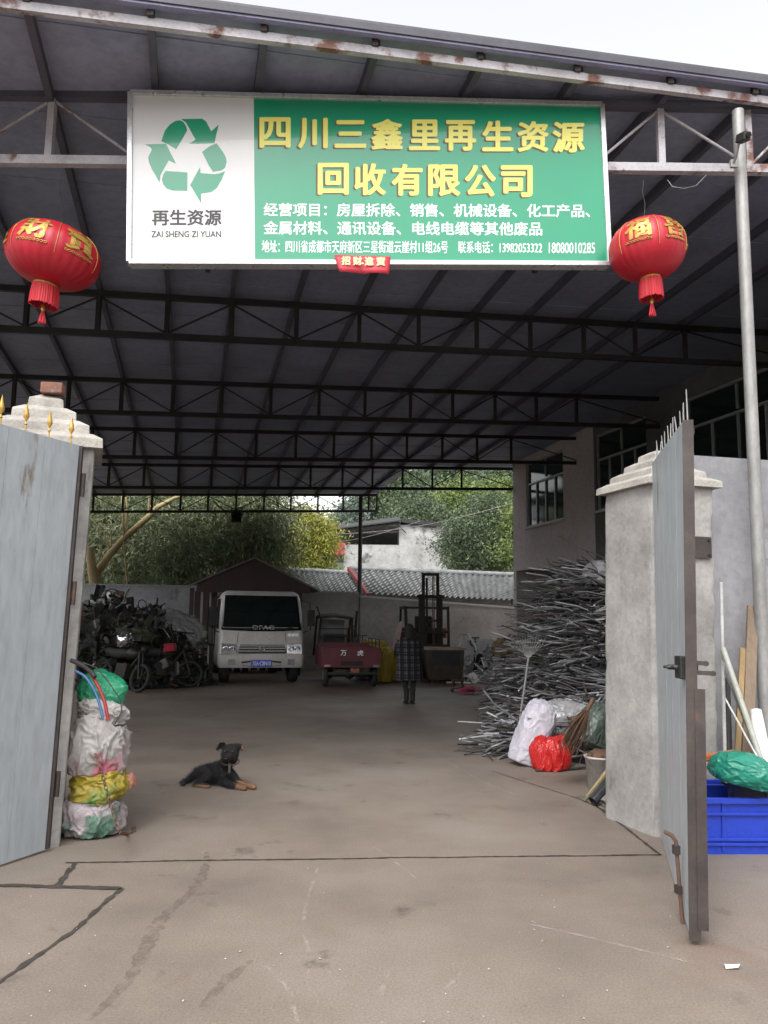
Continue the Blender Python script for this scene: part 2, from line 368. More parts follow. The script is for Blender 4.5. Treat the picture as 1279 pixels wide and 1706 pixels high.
tr = [  # top chord picture height at x=640, bottom, right-end column, label
    (517, 583, 1345, 'first dark steel roof truss behind the green signboard'),
    (649, 702, 1105, 'second dark roof truss behind the signboard, ending beside the middle office window'),
    (724, 769, 965, 'third dark roof truss behind the signboard, ending above the far office window'),
    (779, 815, 858, 'dark roof truss ending on the far corner of the office building'),
    (825, 852, 629, 'farthest and lowest roof truss, carried by the slim centre post')]
TR = []
for yt, yb, xr, lab in tr:
    p = onp(640, yt, P0 - NR * .14, NR); tt = uv(p)[1]
    hgt = (yb - yt) / FPX * p.y
    # right end: the column xr on this truss' line
    lo, hi = -3., 9.
    for _ in range(40):
        mid = (lo + hi) / 2; q = RP(mid, tt, -.14) - CAM; sx = CX + FPX * q.dot(_R) / q.dot(_F)
        if sx < xr: lo = mid
        else: hi = mid
    aR = lo; al = [a for a in allp if A0 < a < aR - .25]
    pl, pr = RP(A0 + .05, tt, -.14), RP(aR, tt, -.14)
    offs = [a - (A0 + .05) for a in al] + [aR - A0 - .08]
    TR.append((truss(pl, pr, hgt, offs, m_steel, lab), pl, pr, hgt, tt))
# front truss behind the signboard
fl, fr = at(-90, 156, 6.48), at(1345, 181, 6.95)
bl, br = at(-90, 266, 6.48), at(1345, 291, 6.95)
d = (fr - fl).normalized()
def foff(x):
    t = (x + 90) / 1435; p = fl.lerp(fr, t); return (p - fl).length
XL, XR = 2.1, 2.1
ft = truss(fl - d * XL, fr + d * XR, (fl - bl).length, [.08, .75, 1.4] + [foff(x) + XL for x in (-60, 78, 215, 352, 480, 605, 728, 850, 968, 1084, 1236, 1338)] + [(fr - fl).length + XL + .65, (fr - fl).length + XL + 1.35, (fr - fl).length + XL + XR - .05], m_purlin,
           'front roof truss with worn white rails holding the signboard and both lanterns', m_front, phase=0)
# poles
mb = MB(); pb = at(1262, 1030, 6.62); ptop = at(1229, 185, 6.72); pb = V((pb.x + .02, pb.y, 0))
mb.tube([pb, pb.lerp(ptop, .5), ptop], .052, 16); mb.lathe([(.12, 0), (.12, .012), (.06, .014)], 16, c=pb)
tag(mb.build('steel_pole', m_galv, origin=pb), 'tall galvanised round pole standing before the right wall under the roof edge', 'pole')
t6 = TR[4]; p6 = at(601, 826, (t6[2].y)); p6b = V((rx(597.5, p6.y, 1.0), p6.y + .02, 0))
mb = MB(); mb.tube([p6b, p6], .07, 14); tag(mb.build('steel_pole', m_steel, origin=p6b), 'slim dark post under the end of the farthest truss by the tiled roof', 'pole')
# security camera on the pole
c0 = at(1231, 245, 6.5); root = thing('security_camera', 'small black security camera clamped to the tall galvanised pole', 'camera', c0)
mb = MB(); mb.bar((0, 0, .07), (.03, -.11, .04), .07, .075); mb.build('housing', m_dark, root, bevel=.01)
mb = MB(); mb.tube([(.03, -.115, .04), (.032, -.125, .037)], .024, 12); mb.build('lens', m_glass, root)
mb = MB(); mb.tube([(0, 0, .03), (-.01, .04, -.06), (0, .14, -.09)], .012, 8); mb.bar((0.0, .12, -.12), (0.0, .12, -.05), .06, .03); mb.build('bracket', m_galv, root)
# floodlight under the farthest truss
f0 = at(394, 861, t6[1].lerp(t6[2], .5).y - .1); root = thing('floodlight', 'black floodlight hanging under the farthest truss', 'floodlight', f0)
mb = MB(); mb.box((0, 0, 0), (.33, .10, .38)); mb.build('housing', m_dark, root, bevel=.015)
mb = MB(); mb.box((0, -.054, 0), (.27, .012, .30)); mb.build('lens', m_glass, root)
mb = MB(); mb.bar((-.18, 0, 0), (-.18, 0, .28), .02, .03); mb.bar((.18, 0, 0), (.18, 0, .28), .02, .03); mb.bar((-.19, 0, .28), (.19, 0, .28), .03, .02); mb.build('bracket', m_dark, root)

# ================================================================= OFFICE BUILDING ON THE RIGHT
BC = at(855, 900, 23.6)                                 # far lower corner of its upper floor
UH = V((-.285, 1, 0)).normalized()
NW = V((-UH.y, UH.x, 0)) if V((-UH.y, UH.x, 0)).x < 0 else V((UH.y, -UH.x, 0))   # outward normal, to the left
def B(px, py): return onp(px, py, BC, NW)
def bw(p): return (p - BC).dot(-UH)                     # metres along the wall from the far corner towards the viewer
def W(sx, z, out=0.): q = BC - UH * sx + NW * out; return V((q.x, q.y, z))
zs = B(859, 951.3).z; root = thing('office_building', 'pale rendered two storey office with aluminium windows along the right of the yard', 'building', W(7, 0, -2))
LEN, DEP = 16.5, 5.0; ZT = 9.0
wins = []
for xa, xb in ((876.5, 937.5), (993, 1078), (1146, 1330)):
    a = bw(B(xa, 800)); b = bw(B(xb, 780)); wins.append((min(a, b), max(a, b)))
z_sill = B(877.8, 879).z; z_mid = B(879.5, 807).z; z_top = z_mid + .62
wins.append((wins[-1][1] + .5, wins[-1][1] + 2.6))
mb = MB()                                               # wall of the upper floor with window openings
def wq(s0, s1, z0, z1):
    mb.box(W((s0 + s1) / 2, (z0 + z1) / 2, -.12), (s1 - s0, .24, z1 - z0), Rz(math.atan2(UH.y, UH.x)))
x = 0
for k, (a, b) in enumerate(wins):
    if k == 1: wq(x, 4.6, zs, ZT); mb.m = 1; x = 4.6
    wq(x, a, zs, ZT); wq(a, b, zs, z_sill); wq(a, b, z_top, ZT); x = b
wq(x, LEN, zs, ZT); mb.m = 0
mb.box(W(LEN / 2, zs + .1, -DEP / 2 - .12), (LEN - .01, DEP - .24, .2), Rz(math.atan2(UH.y, UH.x)))      # floor slab over the open bay
mb.build('wall', [m_render, m_render_shade], root, world=True)
mb = MB(); an = Rz(math.atan2(UH.y, UH.x))
mb.box(W(.12, (zs + ZT) / 2, -DEP / 2 - .13), (.24, DEP - .22, ZT - zs), an); mb.box(W(LEN - .12, ZT / 2, -DEP / 2 - .13), (.24, DEP - .22, ZT - .02), an)
mb.box(W(LEN / 2, (zs + ZT) / 2, -DEP + .0), (LEN, .24, ZT - zs - .03), an); mb.build('end_wall', m_render, root, world=True)
mb = MB(); mb.box(W(.09, zs / 2, -.75), (.18, 1.5, zs), an); mb.box(W(.09, zs / 2, -3.2), (.16, 3.3, zs - .004), an); mb.build('pier', m_render, root, world=True)
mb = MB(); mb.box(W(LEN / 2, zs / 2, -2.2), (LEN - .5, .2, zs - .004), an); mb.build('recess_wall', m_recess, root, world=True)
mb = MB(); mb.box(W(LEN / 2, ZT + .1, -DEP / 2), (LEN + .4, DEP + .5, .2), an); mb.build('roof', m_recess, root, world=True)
mb = MB(); mb.box((7.35, 8.2, 2.95), (4.5, 1.5, 5.9)); mb.build('sky_blocker', m_render, root, world=True)  # unseen box added to keep sky light off the office wall
m_wframe = mat('window_aluminium', (.42, .43, .43), (.34, .35, .35), .5, .3, 4)
m_wglass = mat('window_glass', (.012, .024, .021), (.018, .03, .026), .08, 0, 1, fine=0, spec=.7)
for a, b in wins:
    mb = MB(); fw = .05
    for s0, s1, z0, z1 in ((a, a + fw, z_sill, z_top), (b - fw, b, z_sill, z_top), (a + fw, b - fw, z_sill, z_sill + fw), (a + fw, b - fw, z_top - fw, z_top), (a + fw, b - fw, z_mid - .025, z_mid + .025)):
        mb.box(W((s0 + s1) / 2, (z0 + z1) / 2, -.07), (s1 - s0, .07, z1 - z0), an)
    for k in range(1, 4):
        s_ = a + (b - a) * k / 4; mb.box(W(s_, (z_sill + z_mid) / 2, -.07), (.04, .06, z_mid - z_sill - .05), an)
    mb.box(W((a + b) / 2, (z_mid + z_top) / 2, -.07), (.04, .06, z_top - z_mid - .15), an)
    f = mb.build('window', m_wframe, root, world=True)
    mb = MB(); mb.box(W((a + b) / 2, (z_sill + z_top) / 2, -.085), (b - a - .06, .01, z_top - z_sill - .06), an); mb.build('pane', m_wglass, f, world=True)
    mb = MB(); mb.box(W((a + b) / 2, z_sill - .03, -.0), (b - a + .12, .14, .055), an); mb.build('sill', m_render, f, world=True)
# ================================================================= WALLS
def wall(name, pts, h0, h1, th, m, label, coping=None, side=1):
    # pts: two ground points, heights at each; thickness goes away from the viewer
    a, b = V(pts[0]), V(pts[1]); d = (b - a).normalized(); n = V((-d.y, d.x, 0)) * side
    vs = [a, b, b + n * th, a + n * th]; hs = [h0, h1, h1, h0]
    mb = MB(); mb.add([V((p.x, p.y, 0)) for p in vs] + [V((p.x, p.y, h)) for p, h in zip(vs, hs)], [(3, 2, 1, 0), (4, 5, 6, 7), (0, 1, 5, 4), (1, 2, 6, 5), (2, 3, 7, 6), (3, 0, 4, 7)])
    if coping is None: return tag(mb.build(name, m), label, 'wall')
    root = thing(name, label, 'wall', (a + b) / 2); mb.build('wall_body', m, root, world=True)
    c = MB(); o = .03; za, zb = h0 + .002, h1 + .002; a2, b2 = a - n * o, b - n * o
    q = [a2, b2, b2 + n * (th + 2 * o), a2 + n * (th + 2 * o)]; zz = [za, zb, zb, za]
    c.add([V((p.x, p.y, z)) for p, z in zip(q, zz)] + [V((p.x, p.y, z + .06)) for p, z in zip(q, zz)], [(3, 2, 1, 0), (4, 5, 6, 7), (0, 1, 5, 4), (1, 2, 6, 5), (2, 3, 7, 6), (3, 0, 4, 7)])
    c.build('coping', coping, root, world=True); return root
def gx(px, Y): return V((rx(px, Y), Y, 0))
m_wall2 = mat('damp_block_wall', (.56, .53, .50), (.38, .36, .34), .93, 0, .8, bump=.25, bscale=18, spot=(.12, .12, .105), spot_thr=.64, spot_scale=1.0)
Y1, Y2, Y3 = 23.6, 25.2, 25.6
wall('yard_wall', (gx(-420, 22.6), gx(330, 24.2)), at(150, 974, 23.4).z, at(325, 979, 24.2).z, .2, m_wall, 'long grey cement wall behind the scrap heap on the left', m_wall)
wall('yard_wall', (gx(331, 24.25), gx(597, 25.2)), at(335, 981, 24.25).z, at(597, 990, 25.2).z, .2, m_wall2, 'grey wall stretch between the truck shelter and the slim dark post', m_wall2)
wall('yard_wall', (gx(601, 25.0), gx(872, 26.2)), at(604, 995, 25.0).z, at(852, 1015, 26.2).z, .2, m_wall2, 'low stained wall with pale coping behind the forklift', m_white)
# wall to the right of the gate
ra = V((2.60, 6.72, 0)); wdir = V((math.cos(R(15)), math.sin(R(15)), 0)); rb = ra + wdir * 5
wall('boundary_wall', (ra, rb), 3.02, 3.06, .2, m_wall, 'grey cement boundary wall right of the gate behind the tall pole')
# side wall closing the shed on the far left, out of sight from the gate
sa = V((-9.3, 7.0, 0)); sb = gx(-420, 22.6)
wall('side_wall', (V((-7.6, 7.2, 0)), sb), 3.0, 3.0, .2, m_wall, 'grey cement side wall along the left edge of the yard', side=1)
# wall left of the gate, hidden behind the open leaf
wall('boundary_wall', (V((-7.6, 4.6, 0)), V((-2.95, 5.75, 0))), 3.0, 3.0, .2, m_wall, 'grey cement boundary wall left of the gate behind the open leaf')
# ================================================================= GATE PILLARS
def pillar(corner_b, corner_t, wd, dp, yaw, ztop_cap, capstep, ntier, label, side):
    # corner: the near corner beside the opening; side=+1: pillar extends to the right of it
    root = thing('gate_pillar', label, 'gate pillar', corner_b)
    ax = V((math.cos(yaw), math.sin(yaw), 0)) * side; ay = V((-math.sin(yaw), math.cos(yaw), 0))
    sh = corner_t - corner_b; H = sh.z; rings = []
    rnd = random.Random(5 if side > 0 else 6)
    cs = ((0, 0), (1, 0), (1, 1), (0, 1)); K = 14
    for k in range(61):                                 # trowelled faces with chipped, uneven arrises
        t = k / 60; o = corner_b + sh * t; r = []
        for c in range(4):
            (i0, j0), (i1, j1) = cs[c], cs[(c + 1) % 4]
            for q in range(K):
                f = (0, .012, .035, .08, .16, .27, .38, .5, .62, .73, .84, .92, .965, .988)[q]; i, j = i0 + (i1 - i0) * f, j0 + (j1 - j0) * f
                p = o + ax * (wd * i) + ay * (dp * j); inn = (o + ax * wd / 2 + ay * dp / 2 - p).normalized(); ed_ = max(0, 1 - min(f, 1 - f) / .04)
                chip = max(0, noise.noise(V((p.z * 5.5, c * 7 + (q > 7) * 7 + .5, side * 3))) - .12) * .05 * ed_ + .006 * ed_
                r.append(p + inn * (chip + .004 * noise.noise(p * 5) + .0025 * noise.noise(p * 17)))
        rings.append(r)
    mb = MB(); mb.loft(rings, smooth=True); mb.build('shaft', m_plaster, root, world=True)
    o = corner_t + V((0, 0, .001)); g = .055; hh = (ztop_cap - H) / ntier; mb = MB()
    for k in range(ntier):
        e = g - k * capstep; z0, z1 = hh * k, hh * (k + 1) - (.0 if k < ntier - 1 else 0)
        def ring(e_, z): return [o + ax * (-e_ + (wd + 2 * e_) * i) + ay * (-e_ + (dp + 2 * e_) * j) + V((0, 0, z)) for (i, j) in ((0, 0), (1, 0), (1, 1), (0, 1))]
        mb.loft([ring(e, z0), ring(e - .004, z0 + hh * .62), ring(e - capstep * .75, z1)], smooth=False)
    mb.build('stepped_cap', m_cap, root, world=True, bevel=.006)
    return root, ax, ay
LPb = G(99, 1411); LPt = at(158, 748, LPb.y)
lp, lax, lay = pillar(LPb, LPt, .74, .66, R(20), 3.27, .10, 4, 'weathered concrete gate pillar on the left with a brick on its stepped cap', -1)
RPb = G(1089, 1395); RPt = at(1084, 806, RPb.y)
rp, rax, ray_ = pillar(RPb, RPt, .60, .64, R(18), RPt.z + .34, .085, 4, 'weathered concrete gate pillar on the right behind the edge on gate leaf', 1)
# metal plate on the right pillar
pc = onp(1169, 912, RPb - ray_ * .03, ray_); pl_ = thing('anchor_plate', 'small rusty square steel plate fixed on the right gate pillar', 'plate', pc)
M4 = frame((0, 0, 0), rax, (0, 0, 1)); mb = MB(); mb.prism([(-.075, -.085), (.085, -.085), (.085, .085), (-.075, .085)], M4 @ Matrix.Translation((0, 0, .001)), .012)
mb.build('plate', m_angle, pl_)
for x, z in ((.06, .06), (.06, -.06)):
    mb = MB(); mb.tube([M4 @ V((x, z, .012)), M4 @ V((x, z, .026))], .012, 6); mb.build('bolt', m_dark, pl_)
bt = LPt + lax * .33 + lay * .30; bt.z = 3.27 + .004
mb = MB(); mb.box((0, 0, .043), (.16, .11, .085), Rz(R(8)))
o = mb.build('brick', mat('red_brick', (.26, .12, .085), (.17, .085, .065), .95, 0, 8, bump=.5, spot=(.33, .30, .27), spot_thr=.62), bevel=.008, origin=(0, 0, 0)); o.location = bt
tag(o, 'single loose red brick lying on top of the left pillar', 'brick')
# ================================================================= GATE LEAVES
def leaf(hb, ht, nb_, nt_, nribs, label, face):
    # hinge bottom/top, near bottom/top
    root = thing('gate_leaf', label, 'gate', hb)
    d = (nb_ - hb); L_ = d.length; d.normalize(); n = V((-d.y, d.x, 0)) * face      # visible side
    def P(u, v, o=0): return hb.lerp(nb_, u).lerp(ht.lerp(nt_, u), v) + n * o
    mb = MB(); k = nribs * 6; rows = []
    us = []
    for i in range(nribs):
        for f, o in ((0, 0), (.006, .0), (.011, -.004), (.016, -.004), (.021, 0), (.5, 0)): us.append(((i + f) / nribs, o))
    us.append((1, 0))
    pts = [P(u, 0, o) for u, o in us] + [P(u, 1, o) for u, o in us]; m_ = len(us)
    mb.add(pts, [(i, i + 1, m_ + i + 1, m_ + i) for i in range(m_ - 1)]); mb.build('sheet_panel', m_gate, root, world=True)
    mb = MB()                                           # frame behind the sheet
    for v in (.02, .5, .98): mb.bar(P(.01, v, -.04), P(.99, v, -.04), .04, .04)
    mb.bar(P(.02, .0, -.045), P(.02, 1, -.045), .04, .04); mb.build('frame', m_angle, root, world=True)
    return root, P, n, d
LHb, LHt = G(74, 1421), at(132, 742, G(74, 1421).y)
ldir = (G(0, 1446) - LHb).normalized(); LNb = LHb + ldir * 2.15
LNt = LNb + (LHt - LHb) * 1.0; LNt.z = LHt.z + .0
# lift the leaf's foot clear of the ground as it stands
gl, LP_, ln, ld = leaf(LHb + V((0, 0, .02)), LHt, LNb + V((0, 0, .02)), LNt, 7, 'left gate leaf of pale blue grey sheet steel with golden spear tips', 1)
# spear tips on the left leaf
for i in range(11):
    u = .03 + i * .094; p = LP_(u, 1, -.02); mb = MB()
    mb.tube([p - V((0, 0, .03)), p + V((0, 0, .05))], .006, 8)
    mb.lathe([(.006, .045), (.014, .05), (.006, .056), (.005, .075), (.021, .10), (.016, .13), (.0005, .20)], 8, c=p); mb.build('spear_tip', m_gold, gl, world=True)
mb = MB()                                               # battered hinge stile
mb.bar(LP_(-.012, .0, -.02), LP_(-.012, 1, -.02), .05, .03); mb.build('hinge_stile', m_angle, gl, world=True)
mb = MB()
for v in (.15, .62, .9): mb.tube([LP_(-.03, v - .03, 0), LP_(-.03, v + .03, 0)], .018, 8)
mb.build('hinge', m_angle, gl, world=True)
# right leaf
RHb = G(1101, 1402); RHt = at(1086, 772, RHb.y); RNb = G(1150, 1574); RNt = at(1138, 701, RNb.y)
gr, RP_, rn, rd = leaf(RHb + V((0, 0, .03)), RHt, RNb + V((0, 0, .04)), RNt, 5, 'right gate leaf of blue grey sheet steel seen almost edge on', -1)
mb = MB(); e0, e1 = RP_(1.0, -.005, -.022), RP_(1.0, 1.0, -.022)
xr_ = V((1, 0, 0)); mb.bar(e0 + rd * .012, e1 + rd * .012, .056, .012, up=rd); mb.bar(e0 - rd * .03 - rn * -.0 + xr_ * .022, e1 - rd * .03 + xr_ * .022, .012, .075, up=rd)
mb.build('lock_stile', m_angle, gr, world=True)
mb = MB(); a_ = RP_(1.0, 0, -.05) + rd * .022; mb.bar(a_ + V((.012, 0, .04)), RP_(1, .46, -.05) + rd * .022 + V((.012, 0, 0)), .05, .01, up=rd); mb.build('cover_strip', m_angle, gr, world=True)
for i in range(12):                                     # bare wire spikes
    u = .02 + i * .0865; p = RP_(u, 1, -.03); rnd = random.Random(i); mb = MB()
    q = p + V((rnd.uniform(-.012, .012), rnd.uniform(-.012, .012), rnd.uniform(.12, .16) + (.03 if i == 11 else 0)))
    mb.tube([p - V((0, 0, .04)), p.lerp(q, .5) + V((rnd.uniform(-.003, .003), 0, 0)), q], [.005, .0045, .003], 6); mb.build('wire_spike', m_galv, gr, world=True)
# lock and latch bits at mid height
lz = at(1150, 1120, RNb.y).z; lb = RP_(1, (lz - RNb.z) / (RNt.z - RNb.z), 0)
mb = MB(); mb.box(lb - rd * .10 + rn * .02, (.035, .09, .12)); mb.build('lock_box', m_dark, gr, world=True, bevel=.006)
mb = MB(); mb.tube([lb - rd * .1 + rn * .03, lb - rd * .1 + rn * .085], .014, 8)
ring = [lb - rd * .1 + rn * .08 + V((math.cos(t) * .022, math.sin(t) * .022, -.0)) for t in [k * math.pi / 6 for k in range(13)]]
mb.tube(ring, .008, 6, caps=False); mb.build('latch_knob', m_dark, gr, world=True)
mb = MB()
for dz, l in ((.03, .05), (-.02, .085)):
    c = lb + rd * .02 + V((.05, 0, dz)); mb.bar(c, c + V((l, 0, -.004)), .012, .022); mb.tube([c + V((l, .007, -.004)), c + V((l, -.007, -.004))], .014, 10)
mb.build('latch_tongue', m_angle, gr, world=True)
mb = MB(); b0 = RP_(.86, 0, .03); zz = at(1135, 1402, b0.y).z
mb.tube([V((b0.x, b0.y, -.0)) + V((.02, 0, .012)), V((b0.x, b0.y, zz)), V((b0.x - .02, b0.y, zz + .03)), V((b0.x - .06, b0.y, zz + .05))], .011, 8); mb.build('drop_bolt', m_rust, gr, world=True)
mb = MB(); mb.box(V((b0.x + .004, b0.y, zz * .42)) , (.034, .034, .04)); mb.box(V((b0.x, b0.y, zz * .9)), (.034, .034, .045)); mb.build('bolt_guide', m_angle, gr, world=True)

# ================================================================= LETTERING
def text_polys(s, bold=0., res=3, sx=1.):
    cu = bpy.data.curves.new('tmp', 'FONT'); cu.body = s; cu.size = 1; cu.offset = bold; cu.resolution_u = res
    o = bpy.data.objects.new('tmp', cu); COL.objects.link(o)
    me = bpy.data.meshes.new_from_object(o.evaluated_get(bpy.context.evaluated_depsgraph_get()))
    vs = [v.co.copy() for v in me.vertices]; fs = [list(p.vertices) for p in me.polygons]
    bpy.data.objects.remove(o); bpy.data.curves.remove(cu); bpy.data.meshes.remove(me)
    return vs, fs
def put_text(mb, s, fn, x0, y0, x1, y1, bold=0., off=0., each=False):
    # fn(u, v, o): picture-like coordinates (v down) to a point of the place
    def one(ch, a, b, fill=True):
        vs, fs = text_polys(ch, 0)
        if not vs: return
        X0, X1 = min(v.x for v in vs), max(v.x for v in vs); Y0, Y1 = min(v.y for v in vs), max(v.y for v in vs)
        h = bold * abs(y1 - y0) if len(ch) == 1 else bold * abs(y1 - y0)
        sh = [(0, 0)] if not bold else [(0, 0), (1, 0), (-1, 0), (0, 1), (0, -1), (.7, .7), (-.7, .7), (.7, -.7), (-.7, -.7)]
        for k, (i, j) in enumerate(sh):                  # heavier strokes: the same outline laid on again around itself
            mb.add([fn(a + h + (v.x - X0) / (X1 - X0) * (b - a - 2 * h) + i * h, y1 - h + (v.y - Y0) / (Y1 - Y0) * (y0 - y1 + 2 * h) + j * h * .8, off + k * .0001) for v in vs], fs)
    if not each: one(s, x0, x1); return
    n = len(s); w_ = (x1 - x0) / (n - 1 + .86)
    for i, ch in enumerate(s): one(ch, x0 + i * w_, x0 + (i + .86) * w_)
# ================================================================= SIGNBOARD
# corners of the board at the picture's 1279 px measure, its left end a little nearer
q = {k: at(*k, Y) for k, Y in {(217, 155): 6.30, (1002, 175): 6.72, (1015, 440): 6.72, (215, 437): 6.30}.items()}
TLs, TRs, BRs, BLs = q[(217, 155)], q[(1002, 175)], q[(1015, 440)], q[(215, 437)]
sgn_n = (TRs - TLs).cross(BLs - TLs).normalized()
if sgn_n.y > 0: sgn_n = -sgn_n
BRs = onp(1015, 440, TLs, sgn_n)
def project_fit():                                      # map of flat board coordinates (u right, v down in 0..1)
    return None
def S(u, v, o=0.): return TLs.lerp(TRs, u).lerp(BLs.lerp(BRs, u), v) + sgn_n * o
def SP(px, py, o=0.):                                   # board coordinates of a point read off the picture
    p = onp(px, py, TLs, sgn_n); return p + sgn_n * o
sb = thing('signboard', 'wide green and white recycling company signboard in a silver frame', 'signboard', (TLs + BRs) / 2)
m_sgreen = mat('sign_green', (.016, .265, .140), (.015, .25, .132), .22, 0, 1, fine=0, bump=.10, bscale=1.6, coat=.35)
m_swhite = mat('sign_white', (.64, .63, .63), (.60, .59, .59), .22, 0, 1, fine=0, bump=.10, bscale=1.6, coat=.35)
m_syel = mat('sign_yellow', (.74, .68, .15), (.74, .68, .15), .3, 0, 1, fine=0)
m_sbrown = mat('sign_shadow', (.10, .055, .02), (.10, .055, .02), .4, 0, 1, fine=0)
m_sletter = mat('sign_white_letters', (.80, .82, .81), (.80, .82, .81), .35, 0, 1, fine=0)
m_alu = mat('frame_aluminium', (.66, .66, .67), (.56, .56, .57), .3, .55, 3)
us = (413 - 217) / (1002 - 217)
mb = MB(); mb.m = 0
mb.add([S(.005, .01), S(us, .01), S(us, .985), S(.005, .985)], [(0, 1, 2, 3)]); mb.m = 1
mb.add([S(us, .01), S(.995, .01), S(.995, .985), S(us, .985)], [(0, 1, 2, 3)]); mb.m = 0
mb.add([S(.005, .01, -.08), S(.995, .01, -.08), S(.995, .985, -.08), S(.005, .985, -.08)], [(0, 1, 2, 3)]); mb.build('panel', [m_swhite, m_sgreen], sb, world=True)
mb = MB()
for a, b in (((0, 0), (1, 0)), ((1, 0), (1, 1)), ((1, 1), (0, 1)), ((0, 1), (0, 0))): mb.bar(S(*a, -.03), S(*b, -.03), .042, .11, up=sgn_n)
mb.build('frame', m_alu, sb, world=True, bevel=.004)
mb = MB()
for v in (.02, .98): mb.bar(S(.15, v, -.09), S(.15, v, -.22), .04); mb.bar(S(.85, v, -.09), S(.85, v, -.22), .04)
mb.build('bracket', m_dark, sb, world=True)
fnS = lambda x, y, o: SP(x, y, o)
def trap(fx):                                           # picture points skew slightly with the board
    return lambda x, y, o: SP(x + fx[0] * (y - fx[2]), y + fx[1] * (x - fx[3]), o)
mb = MB(); ms = MB()
row1 = [('四', 432, 484), ('川', 496, 546), ('三', 557, 610), ('鑫', 618, 671), ('里', 681, 733), ('再', 741, 793), ('生', 803, 855), ('资', 862, 914), ('源', 920, 974)]
for i, (ch, a, b) in enumerate(row1):
    y0 = 195 + i * .95; f = fnS
    if ch == '三': put_text(mb, ch, f, a, y0 + 3, b, y0 + 50, .036, .0016); put_text(ms, ch, f, a - 3, y0 + 5, b - 3, y0 + 52, .036, .0005)
    else: put_text(mb, ch, f, a, y0, b, y0 + 52, .036, .0016); put_text(ms, ch, f, a - 3, y0 + 2, b - 3, y0 + 54, .036, .0005)
row2 = [('回', 529, 581), ('收', 590, 643), ('有', 652, 704), ('限', 713, 767), ('公', 774, 826), ('司', 834, 887)]
for i, (ch, a, b) in enumerate(row2):
    y0 = 271 + i * .8; put_text(mb, ch, fnS, a, y0, b, y0 + 54, .036, .0016); put_text(ms, ch, fnS, a - 3, y0 + 2, b - 3, y0 + 56, .036, .0005)
mb.build('name_lettering', m_syel, sb, world=True, fix=False); ms.build('name_shadow', m_sbrown, sb, world=True, fix=False)
mb = MB()
def line(s, x0, y0, x1, y1, bold=.022): put_text(mb, s, lambda x, y, o: SP(x, y + .004 * (x - x0), o), x0, y0, x1, y1, bold, .0012)
line('经营项目：房屋拆除、销售、机械设备、化工产品、', 439, 338, 983, 360.5)
line('金属材料、通讯设备、电线电缆等其他废品', 439, 368, 903, 391)
line('地址：四川省成都市天府新区三星街道云崖村11组26号', 436, 400, 746, 421, .009)
line('联系电话：13982053322', 763, 402, 903, 422, .009); line('18080010285', 914, 404, 991, 422, .009)
mb.build('business_lettering', m_sletter, sb, world=True, fix=False)
mb = MB(); put_text(mb, '再生资源', fnS, 253, 349, 369, 376, .03, .0012); put_text(mb, 'ZAI SHENG ZI YUAN', fnS, 252, 385, 368, 395.5, .02, .002)
mb.build('logo_lettering', m_lead, sb, world=True, fix=False)
L_ = lambda pts: [(200 + x / 3.045, 140 + y / 3.045) for x, y in pts]
arc = [
    L_([(208, 290), (228, 235), (252, 205), (280, 188), (303, 184), (320, 192), (335, 215), (340, 235), (318, 275), (283, 332), (255, 312), (230, 300)]),
    L_([(308, 178), (415, 176), (436, 190), (462, 240), (500, 206), (478, 300), (425, 302), (348, 302), (375, 288), (382, 280), (370, 262), (345, 215), (332, 194)]),
    L_([(488, 300), (522, 345), (536, 372), (540, 395), (532, 425), (515, 438), (470, 446), (448, 410), (415, 345), (450, 318)]),
    L_([(532, 442), (515, 485), (490, 528), (462, 548), (410, 556), (411, 606), (355, 512), (406, 420), (407, 452), (480, 458), (505, 453)]),
    L_([(230, 441), (341, 449), (341, 542), (262, 540), (236, 530), (218, 510), (212, 485), (218, 460)]),
    L_([(125, 306), (232, 304), (284, 405), (246, 387), (205, 462), (200, 500), (160, 430), (145, 395), (142, 372), (160, 335), (155, 322)])]
mb = MB()
for p in arc: mb.add([SP(x, y, .0012) for x, y in p], [tuple(range(len(p)))])
mb.build('recycling_emblem', m_sgreen, sb, world=True, fix=False)
# red paper strip hanging at the sign's lower edge
m_redpaper = mat('red_paper', (.62, .035, .06), (.50, .03, .05), .45, 0, 5)
rpts = [(556, 427), (650, 430), (647, 459), (602, 457.5), (566, 456)]
rp0 = SP(602, 442, .03); rs = thing('red_paper_strip', 'torn red paper strip with gold characters hanging at the lower edge of the signboard', 'paper strip', rp0)
mb = MB(); nx = 12; vs = []
for j in range(5):
    for i in range(nx + 1):
        u, v = i / nx, j / 4; x = (556 + 94 * u) * (1 - v) + (565 + 82 * u) * v; y = (427.5 + 3 * u) * (1 - v) + (456 + 3 * u) * v
        vs.append(SP(x, y, .034 + .012 * math.sin(u * 9 + v) * v - .016 * max(0, 1 - abs(u - .5) * 14) * v))
mb.add(vs, [(j * (nx + 1) + i, j * (nx + 1) + i + 1, (j + 1) * (nx + 1) + i + 1, (j + 1) * (nx + 1) + i) for j in range(4) for i in range(nx)], True)
o = mb.build('paper', m_redpaper, rs, world=True); sm = o.modifiers.new('thick', 'SOLIDIFY'); sm.thickness = .001; sm.offset = 0
mb = MB(); m_cream = mat('pale_gold_print', (.78, .66, .34), (.74, .6, .3), .5, 0, 6, fine=0)
for i, ch in enumerate('招财進寶'): put_text(mb, ch, fnS, 568 + i * 19.2, 431 + i * .4, 583 + i * 19.2, 446 + i * .4, .05, .051)
mb.build('lettering', m_cream, rs, world=True, fix=False)

